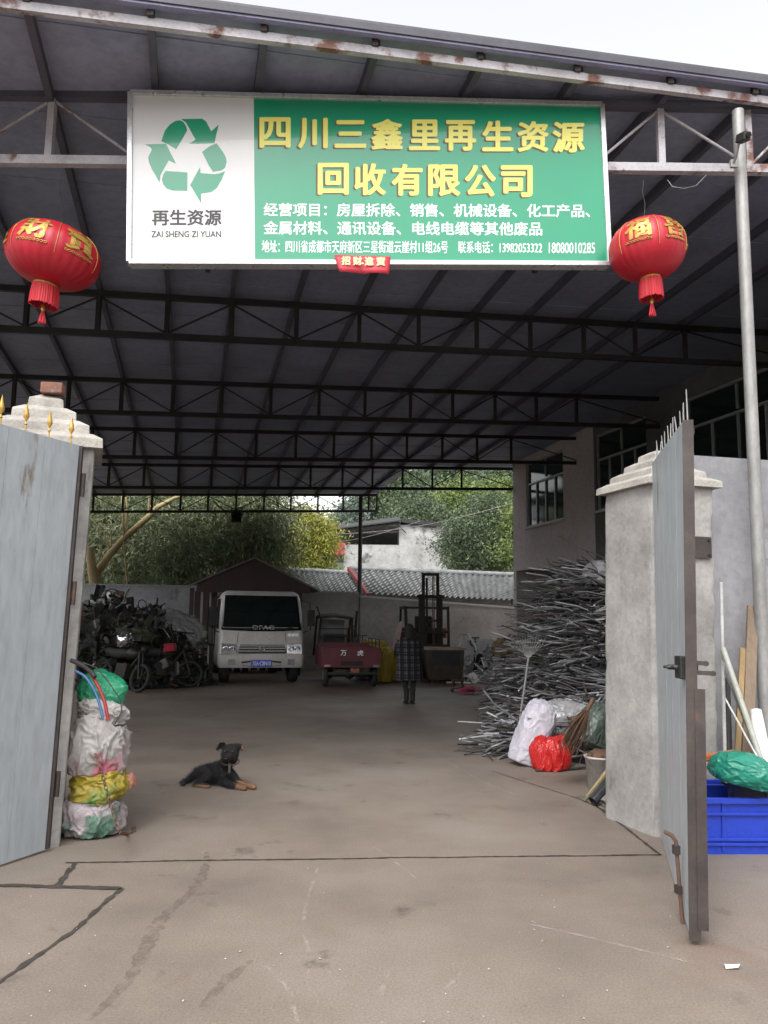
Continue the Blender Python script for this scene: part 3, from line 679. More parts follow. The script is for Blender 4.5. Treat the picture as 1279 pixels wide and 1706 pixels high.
# ================================================================= LANTERNS
m_silk = mat('red_lantern_cloth', (.47, .009, .026), (.38, .007, .02), .45, 0, 3, fine=.06)
m_fringe = mat('red_fringe', (.62, .02, .035), (.42, .012, .02), .6, 0, 40, stretch=(1, 1, .05))
def lantern(px, py, wpx, hpx, Y, tilt, top_px, chars, label, rz):
    c = at(px, py, Y); sc = (c - CAM).dot(_F) / FPX; a = wpx * sc / 2; b = hpx * sc / 2
    root = thing('lantern', label, 'lantern', c, 0, 'red lanterns hanging from the front truss')
    M = Matrix.Rotation(tilt, 3, 'Y') @ Rz(rz) ; N_ = 28; nseg = N_ * 4
    mb = MB(); rings = []
    for i in range(25):
        t = math.pi * (.055 + .89 * i / 24); ct, st_ = math.cos(t), math.sin(t)
        r_ = a * st_ ** .86; z = b * math.copysign(abs(ct) ** .95, ct); ring = []
        for j in range(nseg):
            ph = 2 * math.pi * j / nseg; k = 1 - .012 * abs(math.sin(ph * N_ / 2)) ** .5 * 0 - .020 * (1 - abs(math.sin(ph * N_ / 2)))
            ring.append(M @ V((r_ * k * math.cos(ph), r_ * k * math.sin(ph), z)))
        rings.append(ring)
    mb.loft(rings, True); mb.build('body', m_silk, root)
    mb = MB(); mb.lathe([(a * .20, b * .965), (a * .235, b * 1.0), (a * .22, b * 1.05), (a * .05, b * 1.06)], 28, M); mb.build('top_ring', m_gold, root)
    mb = MB(); mb.lathe([(a * .22, -b * .95), (a * .27, -b * .985), (a * .27, -b * 1.05), (a * .235, -b * 1.06), (a * .02, -b * 1.05)], 28, M); mb.build('lower_ring', m_gold, root)
    mb = MB()                                           # fringe: strands around the lower ring
    z0, z1 = -b * 1.05, -b * 1.72; M2 = Matrix.Rotation(tilt * .3, 3, 'Y'); rnd = random.Random(int(px))
    for j in range(110):
        ph = 2 * math.pi * j / 110; rr = a * .262 * rnd.uniform(.96, 1.03); p = M @ V((rr * math.cos(ph), rr * math.sin(ph), z0)); dz = (z1 - z0) * rnd.uniform(.94, 1.02)
        mb.tube([p, p + M2 @ V((math.cos(ph) * a * .02, math.sin(ph) * a * .02, dz * .5)), p + M2 @ V((math.cos(ph) * a * .035, math.sin(ph) * a * .035, dz))], [.0075, .008, .006], 4)
    mb.build('fringe', m_fringe, root)
    p = M @ V((0, 0, -b * 1.04)); e = p + M2 @ V((0, 0, -b * .78)); mb = MB(); mb.tube([p, e], .004, 6); mb.lathe([(.004, .04), (.016, .025), (.012, .012), (.018, 0), (.004, -.03)], 10, c=e); mb.build('tassel_bead', m_gold, root)
    mb = MB(); rnd = random.Random(3)
    for j in range(40):
        ph = rnd.uniform(0, 6.28); rr = rnd.uniform(.003, .022); q_ = e + V((rr * .5 * math.cos(ph), rr * .5 * math.sin(ph), -.02)); mb.tube([q_, q_ + V((rr * math.cos(ph), rr * math.sin(ph), -b * .40 * rnd.uniform(.9, 1.05)))], .0035, 4)
    mb.build('tassel', m_fringe, root)
    top = at(*top_px, Y + .15); tp = M @ V((0, 0, b * 1.05)); mb = MB(); q_ = top - c; mb.tube([tp, tp.lerp(q_, .4) + V((.01, 0, .0)), tp.lerp(q_, .7) + V((-.012, 0, 0)), q_], .003, 5); mb.build('hanging_wire', m_dark, root)
    def on_body(az, el, o):                             # azimuth from the side facing the viewer, elevation
        t = math.pi / 2 - el; ct, st_ = math.cos(t), math.sin(t); r_ = a * st_ ** .86 + o; z = b * math.copysign(abs(ct) ** .95, ct); ph = az - math.pi / 2 - rz
        return M @ V((r_ * math.cos(ph), r_ * math.sin(ph), z))
    for ch, az in chars:
        mb = MB()
        vs, fs = text_polys(ch, 0, 3)
        X0, X1 = min(v.x for v in vs), max(v.x for v in vs); Y0, Y1 = min(v.y for v in vs), max(v.y for v in vs)
        # subdivide finely enough by mapping each vertex
        for k, (i, j) in enumerate(((0, 0), (1, 0), (-1, 0), (0, 1), (0, -1), (.7, .7), (-.7, .7), (.7, -.7), (-.7, -.7))): mb.add([on_body(az + ((v.x - X0) / (X1 - X0) - .5) * .66 + i * .026, -.03 + ((v.y - Y0) / (Y1 - Y0)) * .74 + j * .022, .0025 + k * .00015) for v in vs], fs)
        for k in range(9):
            az2 = az + (k / 8 - .5) * .62; mb.tube([on_body(az2 + .03 * math.cos(t), -.13 + .03 * math.sin(t), .004) for t in [i * math.pi / 5 for i in range(11)]], .0035, 4, caps=False)
        mb.build('gold_character', m_gold, root)
    mb = MB()
    for az in [x + (chars[1][1] - chars[0][1]) / 2 for _, x in chars] + [chars[0][1] - (chars[1][1] - chars[0][1]) / 2]: mb.tube([on_body(az, .95 - 1.3 * i / 12, .003) for i in range(13)], .003, 4)
    mb.build('gold_seam', m_gold, root); return root
lantern(89, 427, 151, 102, 6.30, R(10), (102, 290), [('進', -1.1), ('財', -.06), ('寶', .98)], 'red lantern at the left of the signboard, tilted to the right', 0)
lantern(1078, 416, 124, 100, 6.55, R(-4), (1072, 300), [('福', -.55), ('喜', .50), ('寶', 1.5)], 'red lantern between the signboard and the tall galvanised pole', 0)
mb = MB(); mb.tube([at(1112, 300, 6.8), at(1120, 311, 6.7), at(1140, 314, 6.7), at(1160, 309, 6.7), at(1176, 292, 6.8)], .003, 5)
tag(mb.build('loose_wire', m_galv), 'thin loose wire drooping from the front truss between right lantern and pole', 'wire')
# ================================================================= VEGETATION AND WHAT STANDS BEYOND THE YARD
m_hill = mat('hillside_soil', (.06, .07, .03), (.04, .05, .022), .95, 0, .3)
mb = MB(); nx, ny = 40, 24; vs = []
for j in range(ny + 1):
    for i in range(nx + 1):
        x = -75 + 150 * i / nx; y = 39 + 110 * (j / ny) ** 1.3; t = max(0, y - 39)
        z = -.3 + 6.0 * (1 - math.exp(-t / 25)) + t * .11 + noise.noise(V((x * .06, y * .06, 0))) * 1.6 * min(1, t / 12) + max(0, x) * .05 * min(1, t / 15)
        vs.append((x, y, z))
mb.add(vs, [(j * (nx + 1) + i, j * (nx + 1) + i + 1, (j + 1) * (nx + 1) + i + 1, (j + 1) * (nx + 1) + i) for j in range(ny) for i in range(nx)], True)
tag(mb.build('hill', m_hill, origin=(0, 39, 0)), kind='structure')
def leaf_mesh(name, C, D, size, m, parent, rng, aspect=.42, world=True):
    # C: leaf centres (n,3), D: leaf directions (n,3); one folded diamond per leaf
    n = len(C); D = D / np.maximum(1e-6, np.linalg.norm(D, axis=1, keepdims=True))
    rv = rng.normal(size=(n, 3)); S_ = np.cross(D, rv); S_ /= np.maximum(1e-6, np.linalg.norm(S_, axis=1, keepdims=True))
    L_ = (size * rng.uniform(.6, 1.25, (n, 1))); W_ = L_ * aspect * .5
    v = np.empty((n, 4, 3)); v[:, 0] = C - D * L_ * .5; v[:, 1] = C + S_ * W_; v[:, 2] = C + D * L_ * .5; v[:, 3] = C - S_ * W_
    if parent is not None: v = v - np.array(mw(parent).translation)
    me = bpy.data.meshes.new(name); me.vertices.add(4 * n); me.vertices.foreach_set('co', v.reshape(-1)); me.loops.add(4 * n); me.loops.foreach_set('vertex_index', np.arange(4 * n, dtype=np.int32))
    me.polygons.add(n); me.polygons.foreach_set('loop_start', np.arange(0, 4 * n, 4, dtype=np.int32)); me.update(calc_edges=True)
    me.materials.append(m); o = bpy.data.objects.new(name, me); COL.objects.link(o)
    if parent is not None: o.parent = parent
    return o
m_bark = mat('grey_bark', (.10, .085, .07), (.06, .05, .042), .95, 0, 4, bump=.6, stretch=(1, 1, .3))
m_palebark = mat('pale_yellow_bark', (.40, .31, .15), (.26, .20, .10), .9, 0, 2, bump=.4)
m_culm = mat('bamboo_culm', (.12, .15, .05), (.08, .10, .04), .5, 0, 3)
lf_dark = leafmat('bamboo_leaf', (.036, .052, .026), (.18, .21, .105), (.42, .45, .28), 1.5)
lf_yel = leafmat('yellow_green_leaf', (.06, .08, .018), (.33, .33, .05), (.52, .49, .10), 1.1)
lf_mid = leafmat('green_leaf', (.035, .055, .03), (.12, .16, .085), (.22, .26, .15), .9)
lf_light = leafmat('fresh_green_leaf', (.05, .08, .025), (.19, .25, .075), (.32, .37, .13), .7)
lf_far = leafmat('hazy_leaf', (.07, .10, .08), (.15, .19, .15), (.24, .28, .23), .4)  # distance haze put into the leaf colour
def tree(name, label, base, blobs, nleaf, size, lm, seed, trunk_r=.16, droop=.2, group=None, clump=26, aspect=.42, trunk_m=None, trunk_top=None, cat='tree', ntrunk=1, bare=0):
    rng = np.random.default_rng(seed); rnd = random.Random(seed); base = V(base)
    root = thing(name, label, cat, base, 0, group)
    nb_ = len(blobs); wts = np.array([b[1][0] * b[1][1] * b[1][2] for b in blobs]) ** .8; wts = wts / wts.sum()
    Cs, Ds = [], []; ends = []
    ncl = max(4, nleaf // clump)
    for k in range(ncl):
        b = blobs[rng.choice(nb_, p=wts)]; d = rng.normal(size=3); d /= np.linalg.norm(d); rr = rng.uniform(.25, 1.) ** .45
        c = np.array(b[0]) + d * np.array(b[1]) * rr; s_ = rng.uniform(.6, 1.3) * size * 2.1
        if rng.random() < .06: ends.append(c)
        nn = int(clump * rng.uniform(.5, 1.5)); P = c + rng.normal(size=(nn, 3)) * np.array([s_, s_, s_ * .6])
        dd = rng.normal(size=(nn, 3)) + d * .9; dd[:, 2] -= droop * 2.2; Cs.append(P); Ds.append(dd)
    C = np.concatenate(Cs); D = np.concatenate(Ds)
    leaf_mesh('crown', C, D, size, lm, root, rng, aspect)
    bc = V(np.average(np.array([b[0] for b in blobs]), axis=0, weights=wts)); mb = MB()
    for j in range(ntrunk):
        b0 = base + V((rnd.uniform(-.3, .3), rnd.uniform(-.3, .3), 0)) * (j > 0) - V((0, 0, .2)); t = bc + V((rnd.uniform(-1, 1), rnd.uniform(-1, 1), 0)) * (.6 if ntrunk > 1 else .1)
        if trunk_top: t = V(trunk_top)
        pts = [b0.lerp(t, f) + V((noise.noise(V((f * 3, seed, j))), noise.noise(V((f * 3, seed + 9, j))), 0)) * .35 * math.sin(f * 3.1) for f in [i / 7 for i in range(8)]]
        mb.tube(pts, [trunk_r * (1.15 - .75 * i / 7) for i in range(8)], 8)
        for e in ends[j::ntrunk][:9]:
            p = pts[rnd.randint(3, 6)]; e = V(e); mid = p.lerp(e, .5) + V((0, 0, (e - p).length * .12)); mb.tube([p, mid, e], [trunk_r * .4, trunk_r * .25, trunk_r * .08], 5)
    mb.build('trunk', trunk_m or m_bark, root, world=True, fix=False)
    return root
def blob(px, py, Y, rpx, rpy, depth=None):
    c = at(px, py, Y); k = Y / FPX; return (tuple(c), (rpx * k, depth or max(rpx, rpy) * k * .8, rpy * k))
# bamboo grove behind the left wall: clump by clump
bam = [(170, 30, 'dark bamboo clump at the left, behind the pale leaning trunk', [(165, 900, 42, 75), (150, 830, 40, 50)]),
       (240, 29, 'bamboo clump with drooping leaves left of the floodlight above the grey wall', [(235, 905, 45, 70), (250, 830, 45, 50), (215, 950, 40, 40)]),
       (315, 28, 'bamboo clump with drooping leaves behind the truck shelter roof at its left eave', [(310, 920, 50, 60), (320, 850, 48, 55), (290, 960, 45, 30)]),
       (390, 29, 'tall bamboo clump directly behind the floodlight', [(385, 900, 50, 65), (400, 830, 50, 50)]),
       (450, 28, 'bamboo clump between the shelter ridge and the yellow green tree', [(436, 925, 36, 46), (438, 850, 36, 48), (420, 890, 36, 50)])]
for k, (px, Y, lab, bl) in enumerate(bam):
    b = at(px, 1030, Y); tree('bamboo_clump', lab, (b.x, Y, 0), [blob(x, y, Y + (i % 2) * 1.2, a, c) for i, (x, y, a, c) in enumerate(bl)], 13000, .27, lf_dark, 20 + k, .06, .45, 'bamboo clumps behind the left wall', 16, .17, m_culm, ntrunk=6, cat='bamboo')
b = at(512, 1030, 36); tree('bushy_tree', 'yellow green bushy tree left of the grey house', (b.x, 36, 0), [blob(512, 902, 36, 34, 40), blob(527, 893, 35.5, 24, 34), blob(498, 868, 36.5, 26, 24), blob(515, 932, 35.5, 34, 20), blob(470, 930, 36.5, 25, 28)], 24000, .19, lf_yel, 40, .14, .35, None, 18, .3)
b = at(803, 1030, 37); tree('broad_tree', 'green broadleaf tree between the grey house and the office corner', (b.x, 37, 0), [blob(790, 900, 37, 55, 42), blob(815, 860, 37.5, 42, 38), blob(762, 915, 36.5, 34, 32), blob(835, 920, 36.5, 26, 34), blob(790, 935, 36.5, 45, 20)], 24000, .15, lf_mid, 41, .17, .2, None, 22, .45)
b = at(850, 1030, 36); tree('shrubby_tree', 'bright yellow green foliage beside the office corner, low behind the tiled roof', (b.x, 36, 0), [blob(846, 925, 35.6, 16, 22), blob(860, 880, 36, 18, 35)], 5000, .17, lf_light, 42, .08, .3, None, 18, .4)
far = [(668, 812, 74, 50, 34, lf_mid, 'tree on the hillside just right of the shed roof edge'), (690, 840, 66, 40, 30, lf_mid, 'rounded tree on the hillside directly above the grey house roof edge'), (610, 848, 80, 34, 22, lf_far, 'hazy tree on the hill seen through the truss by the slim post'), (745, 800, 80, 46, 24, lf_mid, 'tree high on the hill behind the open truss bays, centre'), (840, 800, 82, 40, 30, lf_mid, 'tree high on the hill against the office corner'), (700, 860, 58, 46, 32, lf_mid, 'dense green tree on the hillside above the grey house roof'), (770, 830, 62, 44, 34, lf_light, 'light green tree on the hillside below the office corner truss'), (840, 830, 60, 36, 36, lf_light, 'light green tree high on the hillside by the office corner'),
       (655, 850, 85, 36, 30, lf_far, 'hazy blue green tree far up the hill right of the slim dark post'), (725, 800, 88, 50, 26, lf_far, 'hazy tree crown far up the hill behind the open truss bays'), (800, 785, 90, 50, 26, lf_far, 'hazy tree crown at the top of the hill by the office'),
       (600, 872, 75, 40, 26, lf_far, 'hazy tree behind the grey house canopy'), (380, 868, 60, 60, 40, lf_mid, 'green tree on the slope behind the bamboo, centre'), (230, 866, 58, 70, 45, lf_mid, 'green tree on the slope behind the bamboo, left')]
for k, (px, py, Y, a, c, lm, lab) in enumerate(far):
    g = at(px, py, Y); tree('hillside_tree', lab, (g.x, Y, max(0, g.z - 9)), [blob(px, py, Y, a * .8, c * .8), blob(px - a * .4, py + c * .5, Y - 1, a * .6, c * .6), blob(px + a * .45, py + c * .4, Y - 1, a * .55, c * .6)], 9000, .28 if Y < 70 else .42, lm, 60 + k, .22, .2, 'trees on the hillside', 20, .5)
# bare leaning trunk
Yb = 26.2; pts = [at(*p, Yb + i * .12) for i, p in enumerate([(154, 1040), (157, 975), (160, 955), (184, 922), (208, 895), (226, 880), (247, 861), (262, 845), (290, 830), (330, 815)])]
pts[0].z = 0
root = thing('leaning_tree', 'bare pale yellow trunk leaning to the right above the left wall', 'tree', pts[0])
mb = MB(); mb.tube(pts, [.16, .155, .14, .12, .115, .11, .10, .085, .06, .04], 10); mb.build('trunk', m_palebark, root, world=True)
mb = MB(); mb.tube([pts[1], at(153, 945, 26.1), at(150, 920, 26.1), at(151, 912, 26.1)], [.15, .15, .13, .12], 10); mb.build('cut_stem', m_palebark, root, world=True)
mb = MB()
for a, b, r in ((3, (176, 860), .03), (4, (205, 800), .04), (5, (258, 905), .02), (6, (240, 790), .04), (3, (150, 862), .025), (2, (168, 880), .02)):
    e = at(*b, 26.5); mb.tube([pts[a], pts[a].lerp(e, .5) + V((.1, 0, .1)), e], [r, r * .8, r * .4], 6)
mb.build('branches', m_palebark, root, world=True)
for lab, P in (('thin bare branch rising behind the floodlight', [(355, 835), (372, 850), (388, 872), (410, 895)]), ('pale bare sapling standing by the leaning trunk', [(212, 975), (206, 905), (203, 830), (200, 800)])):
    mb = MB(); mb.tube([at(*p, 26.6) for p in P], [.03, .035, .03, .02], 6); tag(mb.build('bare_branch', m_palebark), lab, 'branch')
# ---------------------------------------------------------------- tiled house behind the yard wall
m_tile = mat('grey_roof_tile', (.27, .275, .275), (.15, .155, .155), .7, 0, 3, spot=(.14, .14, .13), spot_thr=.64, spot_scale=3)
m_redpaint = mat('red_paint', (.20, .03, .035), (.13, .022, .025), .6, 0, 4)
m_pinkwall = mat('brown_pink_wall', (.30, .22, .20), (.22, .16, .15), .9, 0, 1)
th = thing('tiled_house', 'low house with wavy grey tiled roof and red gable trim behind the yard wall', 'house', gx(700, 31))
def tiled(pe0, pe1, pr0, pr1, name):                    # eave ends, ridge ends
    nrow = 11; L0 = (pe1 - pe0).length; ncol = max(4, int(L0 / .21)); per = 6; nc = ncol * per; mb = MB(); up = V((0, 0, 1)); nrm = (pe1 - pe0).cross(pr0 - pe0).normalized()
    if nrm.z < 0: nrm = -nrm
    vs = []; rows = []
    for r in range(nrow):
        for o, f in ((.085, 0.), (.0, 1.0)): rows.append((min(1, (r + f) / nrow), o))
    for v, o in rows:
        for i in range(nc + 1):
            u = i / nc; p = pe0.lerp(pe1, u).lerp(pr0.lerp(pr1, u), v); s_ = math.sin(u * ncol * 2 * math.pi); vs.append(p + nrm * (o + .045 * s_ + .0))
    w_ = nc + 1
    mb.add(vs, [(j * w_ + i, j * w_ + i + 1, (j + 1) * w_ + i + 1, (j + 1) * w_ + i) for j in range(len(rows) - 1) for i in range(nc)], False)
    mb.build(name, m_tile, th, world=True, fix=False)
Ye, Yr = 29.0, 32.0
E0, E1, R0, R1 = at(619, 992, Ye), at(885, 1003.5, Ye + 1.5), at(583, 950, Yr), at(892, 962, Yr + 1.8)
tiled(E0, E1, R0, R1, 'roof')
E3, E4, R3, R4 = at(478, 990, Ye + .3), at(618, 995, Ye + .5), at(470, 951, Yr + .3), at(590, 957.5, Yr + .4)
tiled(E3, E4, R3, R4, 'roof')
mb = MB(); mb.bar(R0 + V((-.05, -.05, .06)), E0 + V((-.12, -.1, .0)), .13, .16); mb.build('gable_trim', m_redpaint, th, world=True)
mb = MB(); mb.tube([R0 + V((0, 0, .08)), R1 + V((0, 0, .08))], .10, 8); mb.tube([R3 + V((0, 0, .08)), R4 + V((0, 0, .08))], .09, 8); mb.build('ridge_cap', m_tile, th, world=True)
mb = MB(); a, b = E0 + V((.2, .5, 0)), E1 + V((-.2, .4, 0))
for p, q_ in ((a, b), (E3 + V((0, .5, 0)), E4 + V((0, .45, 0)))): mb.bar(V((p.x, p.y, (p.z - .12) / 2)), V((q_.x, q_.y, (q_.z - .12) / 2)), .2, min(p.z, q_.z) - .1)
mb.build('wall', m_pinkwall, th, world=True)
# back slope so that the roof is closed from behind
mb = MB(); mb.add([R0, R1, R1 + V((-.8, 3.2, -1.3)), R0 + V((-.8, 3.2, -1.3))], [(0, 1, 2, 3)]); mb.add([R3, R4, R4 + V((-.8, 3, -1.2)), R3 + V((-.8, 3, -1.2))], [(0, 1, 2, 3)]); mb.build('back_slope', m_tile, th, world=True, fix=False)
# ---------------------------------------------------------------- grey house with canopy
m_house = mat('stained_house_render', (.50, .50, .49), (.28, .28, .275), .9, 0, .5, spot=(.15, .145, .14), spot_thr=.585, spot_scale=.9)
h0 = gx(655, 42); hh = thing('grey_house', 'stained grey flat house with a dark metal canopy on the slope beyond', 'house', h0)
def hq(px0, py0, px1, py1, Y, dep):                     # block facing the viewer
    a, b = at(px0, py0, Y), at(px1, py1, Y); return a, b
mb = MB(); a, b = at(573, 907, 42), at(666, 911, 42.2); mb.box(((a.x + b.x) / 2, 44.5, a.z / 2), (b.x - a.x, 5, a.z)); mb.build('terrace_wall', m_house, hh, world=True)
a2, b2 = at(665, 874, 41.9), at(760, 881, 42); mb = MB(); mb.box(((a2.x + b2.x) / 2, 44.6, a2.z / 2), (b2.x - a2.x, 5.4, a2.z)); mb.build('wall', m_house, hh, world=True)
mb = MB(); c0, c1 = at(556, 885, 41.6), at(666, 871, 41.6); mb.bar(c0, c1, .10, .14); mb.bar(at(560, 890, 41.7), at(665, 886, 41.7), .06, .06)
for i in range(5): x = 566 + i * 24; mb.bar(at(x, 884 - i * 2.6, 41.65), at(x + 14, 888, 41.7), .05, .05)
for x in (577, 690, 716): mb.bar(at(x, 883 if x < 600 else 868, 41.8), at(x, 908 if x < 600 else 878, 41.8), .09, .09)
mb.build('canopy_frame', m_dark, hh, world=True)
mb = MB(); d0, d1 = at(552, 883, 41.3), at(668, 868, 41.3); mb.add([d0, d1, d1 + V((0, 5, .8)), d0 + V((0, 5, .8))] + [p + V((0, 0, .06)) for p in (d0, d1, d1 + V((0, 5, .8)), d0 + V((0, 5, .8)))], [(0, 1, 2, 3), (7, 6, 5, 4), (0, 4, 5, 1), (1, 5, 6, 2), (2, 6, 7, 3), (3, 7, 4, 0)])
d0, d1 = at(668, 870, 41.7), at(748, 880, 41.7); z_ = V((0, 0, .22)); mb.add([d0, d1, d1 + V((0, 5, 0)), d0 + V((0, 5, 0))] + [p + z_ for p in (d0, d1, d1 + V((0, 5, 0)), d0 + V((0, 5, 0)))], [(0, 1, 2, 3), (7, 6, 5, 4), (0, 4, 5, 1), (1, 5, 6, 2), (2, 6, 7, 3), (3, 7, 4, 0)]); mb.build('canopy_roof', m_black, hh, world=True)
mb = MB(); mb.box((at(620, 895, 46.8).x, 46.8, at(620, 907, 42).z + .45), (4.6, .1, 2.2)); mb.build('opening_shade', m_dark, hh, world=True)  # solid dark panel standing in for the shade of the terrace opening
mb = MB(); f0 = at(566, 914, 41.5); mb.box(f0, (.5, .06, .62)); mb.build('red_banner', mat('faded_red_cloth', (.45, .05, .08), (.35, .04, .06), .8, 0, 3), hh, world=True)
for k, (p, q_) in enumerate((((560, 890), (880, 830)), ((480, 905), (700, 868)))):
    a, b = at(*p, 40), at(*q_, 34); mb = MB(); mb.tube([a.lerp(b, i / 10) - V((0, 0, .35 * math.sin(math.pi * i / 10))) for i in range(11)], .012, 4)
    tag(mb.build('overhead_cable', m_galv), ['thin overhead cable running from the grey house to the office corner', 'thin overhead cable passing above the yellow green tree and canopy'][k], 'cable')
# ---------------------------------------------------------------- truck shelter with gabled roof
m_oldwood = mat('dark_red_timber', (.058, .033, .03), (.036, .025, .023), .85, 0, 3, stretch=(1, 1, .2), bump=.3)
ap, le, re = at(424, 930, 22.6), at(314, 977, 22.6), at(532, 986, 22.6)
root = thing('truck_shelter', 'dark red gabled timber shelter standing behind the white truck', 'shed', V((ap.x, 23.4, 0)))
bk = V((UH.x, UH.y, 0)) * 1.1
mb = MB()
for a, b in ((le, ap), (ap, re)): mb.add([a, b, b + bk, a + bk] + [p + V((0, 0, .05)) for p in (a, b, b + bk, a + bk)], [(0, 1, 2, 3), (7, 6, 5, 4), (0, 4, 5, 1), (1, 5, 6, 2), (2, 6, 7, 3), (3, 7, 4, 0)])
mb.build('roof', mat('old_sheet_roof', (.16, .14, .13), (.10, .085, .08), .8, 0, 2), root, world=True)
mb = MB(); o_ = V((0, .06, 0)); tz = at(424, 978, 22.6).z; L2 = le.lerp(ap, .12) + o_; R2 = ap.lerp(re, .86) + o_
mb.add([V((L2.x, L2.y, tz - .05)), V((R2.x, R2.y, tz - .05)), R2, ap + o_, L2] + [p + V((0, .05, 0)) for p in (V((L2.x, L2.y, tz - .05)), V((R2.x, R2.y, tz - .05)), R2, ap + o_, L2)], [(0, 1, 2, 3, 4), (9, 8, 7, 6, 5)] + [(i, (i + 1) % 5, 5 + (i + 1) % 5, 5 + i) for i in range(5)]); mb.build('gable_board', m_oldwood, root, world=True)
mb = MB(); mb.bar((L2.x, L2.y, tz - .1), (R2.x, R2.y, tz - .1), .08, .12); mb.build('tie_beam', m_oldwood, root, world=True)
for px in (319, 345, 500):
    p = at(px, 1000, 22.65); mb = MB(); mb.bar((p.x, p.y, 0), (p.x, p.y, tz - .05), .10, .10); mb.build('post', m_oldwood, root, world=True)
mb = MB(); rnd = random.Random(4)
for i in range(13):
    x0 = rx(327 + i * 14, 23.4); mb.box((x0, 23.45 + rnd.uniform(-.02, .02), tz / 2 - .05), (.17, .03, tz - .1 - rnd.uniform(0, .15)))
mb.build('plank_wall', m_oldwood, root, world=True)
# ================================================================= SACKS AND BAGS
def sackmat(name, c, c2, rough=.55, spot=None, thr=.58, scale=4., spot2=None, bump=.25, alpha=1., coat=0.):
    return mat(name, c, c2, rough, 0, 2.5, spot=spot, spot_thr=thr, spot_scale=scale, bump=bump, bscale=14, coat=coat, alpha=alpha)
def sack_mesh(size, seed, amp=.10, sub=6, square=.75, crease=1., stretch=(1, 1, 1), neck=None, flat=-.62):
    b = bmesh.new(); bmesh.ops.create_icosphere(b, subdivisions=sub, radius=1); S3 = V((seed * 7.3, seed * 3.1, seed * 1.7))
    for v in b.verts:
        n = v.co.normalized(); p = V([math.copysign(abs(k) ** square, k) for k in n])
        q = V((p.x * stretch[0], p.y * stretch[1], p.z * stretch[2]))
        big = noise.noise(q * 1.1 + S3); w_ = q + V((noise.noise(q * 2 + S3), noise.noise(q * 2 + S3 + V((5, 1, 2))), noise.noise(q * 2 + S3 + V((1, 7, 3))))) * .45
        rd_ = lambda f, o: max(0., 1 - 2.4 * abs(noise.noise(w_ * f + S3 * o))) ** 2.2
        d = amp * (big * 1.5 + crease * (rd_(1.3, 2) * .85 + rd_(2.6, 1) * .5 + rd_(5.5, 3) * .17 + rd_(12, 2) * .05 - .7))
        p = p + n * d
        if neck and p.z > neck: k = (p.z - neck); p.x *= max(.25, 1 - k * 1.6); p.y *= max(.25, 1 - k * 1.6)
        if p.z < flat: p.z = flat + (p.z - flat) * .12
        v.co = V((p.x * size[0] / 2, p.y * size[1] / 2, (p.z - flat) * size[2] / (1 - flat)))
    zmin = min(v.co.z for v in b.verts)
    for v in b.verts: v.co.z -= zmin
    return b
def sack(name, label, cat, loc, size, m, seed, rz=0, tilt=(0, 0), group=None, **kw):
    b = sack_mesh(size, seed, **kw); me = bpy.data.meshes.new(name); b.to_mesh(me); b.free()
    me.polygons.foreach_set('use_smooth', [True] * len(me.polygons)); me.materials.append(m)
    o = bpy.data.objects.new(name, me); COL.objects.link(o); o.location = loc; o.rotation_euler = (tilt[0], tilt[1], rz)
    return tag(o, label, cat, group)
m_sk1 = sackmat('printed_woven_sack', (.42, .40, .385), (.25, .23, .22), spot=(.42, .10, .15), thr=.57, scale=2.4)
m_sk2 = sackmat('printed_woven_sack_green', (.44, .40, .41), (.27, .20, .22), spot=(.11, .22, .16), thr=.535, scale=2.6)
m_sk3 = sackmat('yellow_sack', (.42, .33, .03), (.22, .17, .03), spot=(.12, .28, .06), thr=.60, scale=2.4)
m_sk4 = sackmat('plain_white_sack', (.47, .45, .43), (.32, .30, .285), spot=(.30, .26, .23), thr=.64, scale=3)
m_green = sackmat('green_plastic_bag', (.03, .30, .15), (.02, .22, .12), .38)
m_red = sackmat('red_plastic_bag', (.52, .022, .02), (.40, .015, .015), .28)
m_teal = sackmat('teal_plastic_bag', (.012, .24, .165), (.01, .19, .13), .33)
m_lil = sackmat('pale_lilac_sack', (.52, .50, .56), (.44, .42, .47), .6)
def clearmat(name, c, a):
    m = mat(name, c, tuple(k * .8 for k in c), .18, 0, 2, fine=0, spec=.8, bump=.5, bscale=9); m.node_tree.nodes['Principled BSDF'].inputs['Alpha'].default_value = a; return m
m_clear = clearmat('clear_plastic_film', (.46, .45, .46), .7)
g = lambda x, y: G(x, y)
b0 = g(152, 1392)
sack('sack', 'lowest sack of the left stack, crumpled white with green and pink print', 'sack', b0 + V((0, .02, 0)), (.46, .40, .34), m_sk2, 1, R(6), amp=.15, stretch=(1, 1, .7), square=.85)
sack('sack', 'bright yellow sack with green patch, second from the bottom of the left stack', 'sack', b0 + V((.03, .02, .235)), (.39, .34, .27), m_sk3, 2, R(-8), amp=.15, stretch=(.8, .8, 1.3))
sack('sack', 'largest crumpled white sack with pink print in the left stack', 'sack', b0 + V((.01, .03, .43)), (.43, .38, .42), m_sk1, 3, R(10), amp=.16, stretch=(1, 1, .8), square=.85)
sack('sack', 'small plain white sack lying on top of the big white sack', 'sack', b0 + V((.0, .06, .80)), (.37, .28, .17), m_sk4, 4, R(-5), (0, R(6)), amp=.15)
sack('plastic_bag', 'light green plastic bag on top of the left sack stack', 'bag', b0 + V((-.05, .10, .92)), (.34, .26, .24), m_green, 5, R(20), (0, R(18)), amp=.12)
sack('plastic_bag', 'crumpled orange and white rag sticking out beside the yellow sack', 'rag', b0 + V((.20, .12, .31)), (.13, .12, .11), sackmat('orange_rag', (.50, .16, .08), (.42, .30, .25)), 6, amp=.2, sub=4)
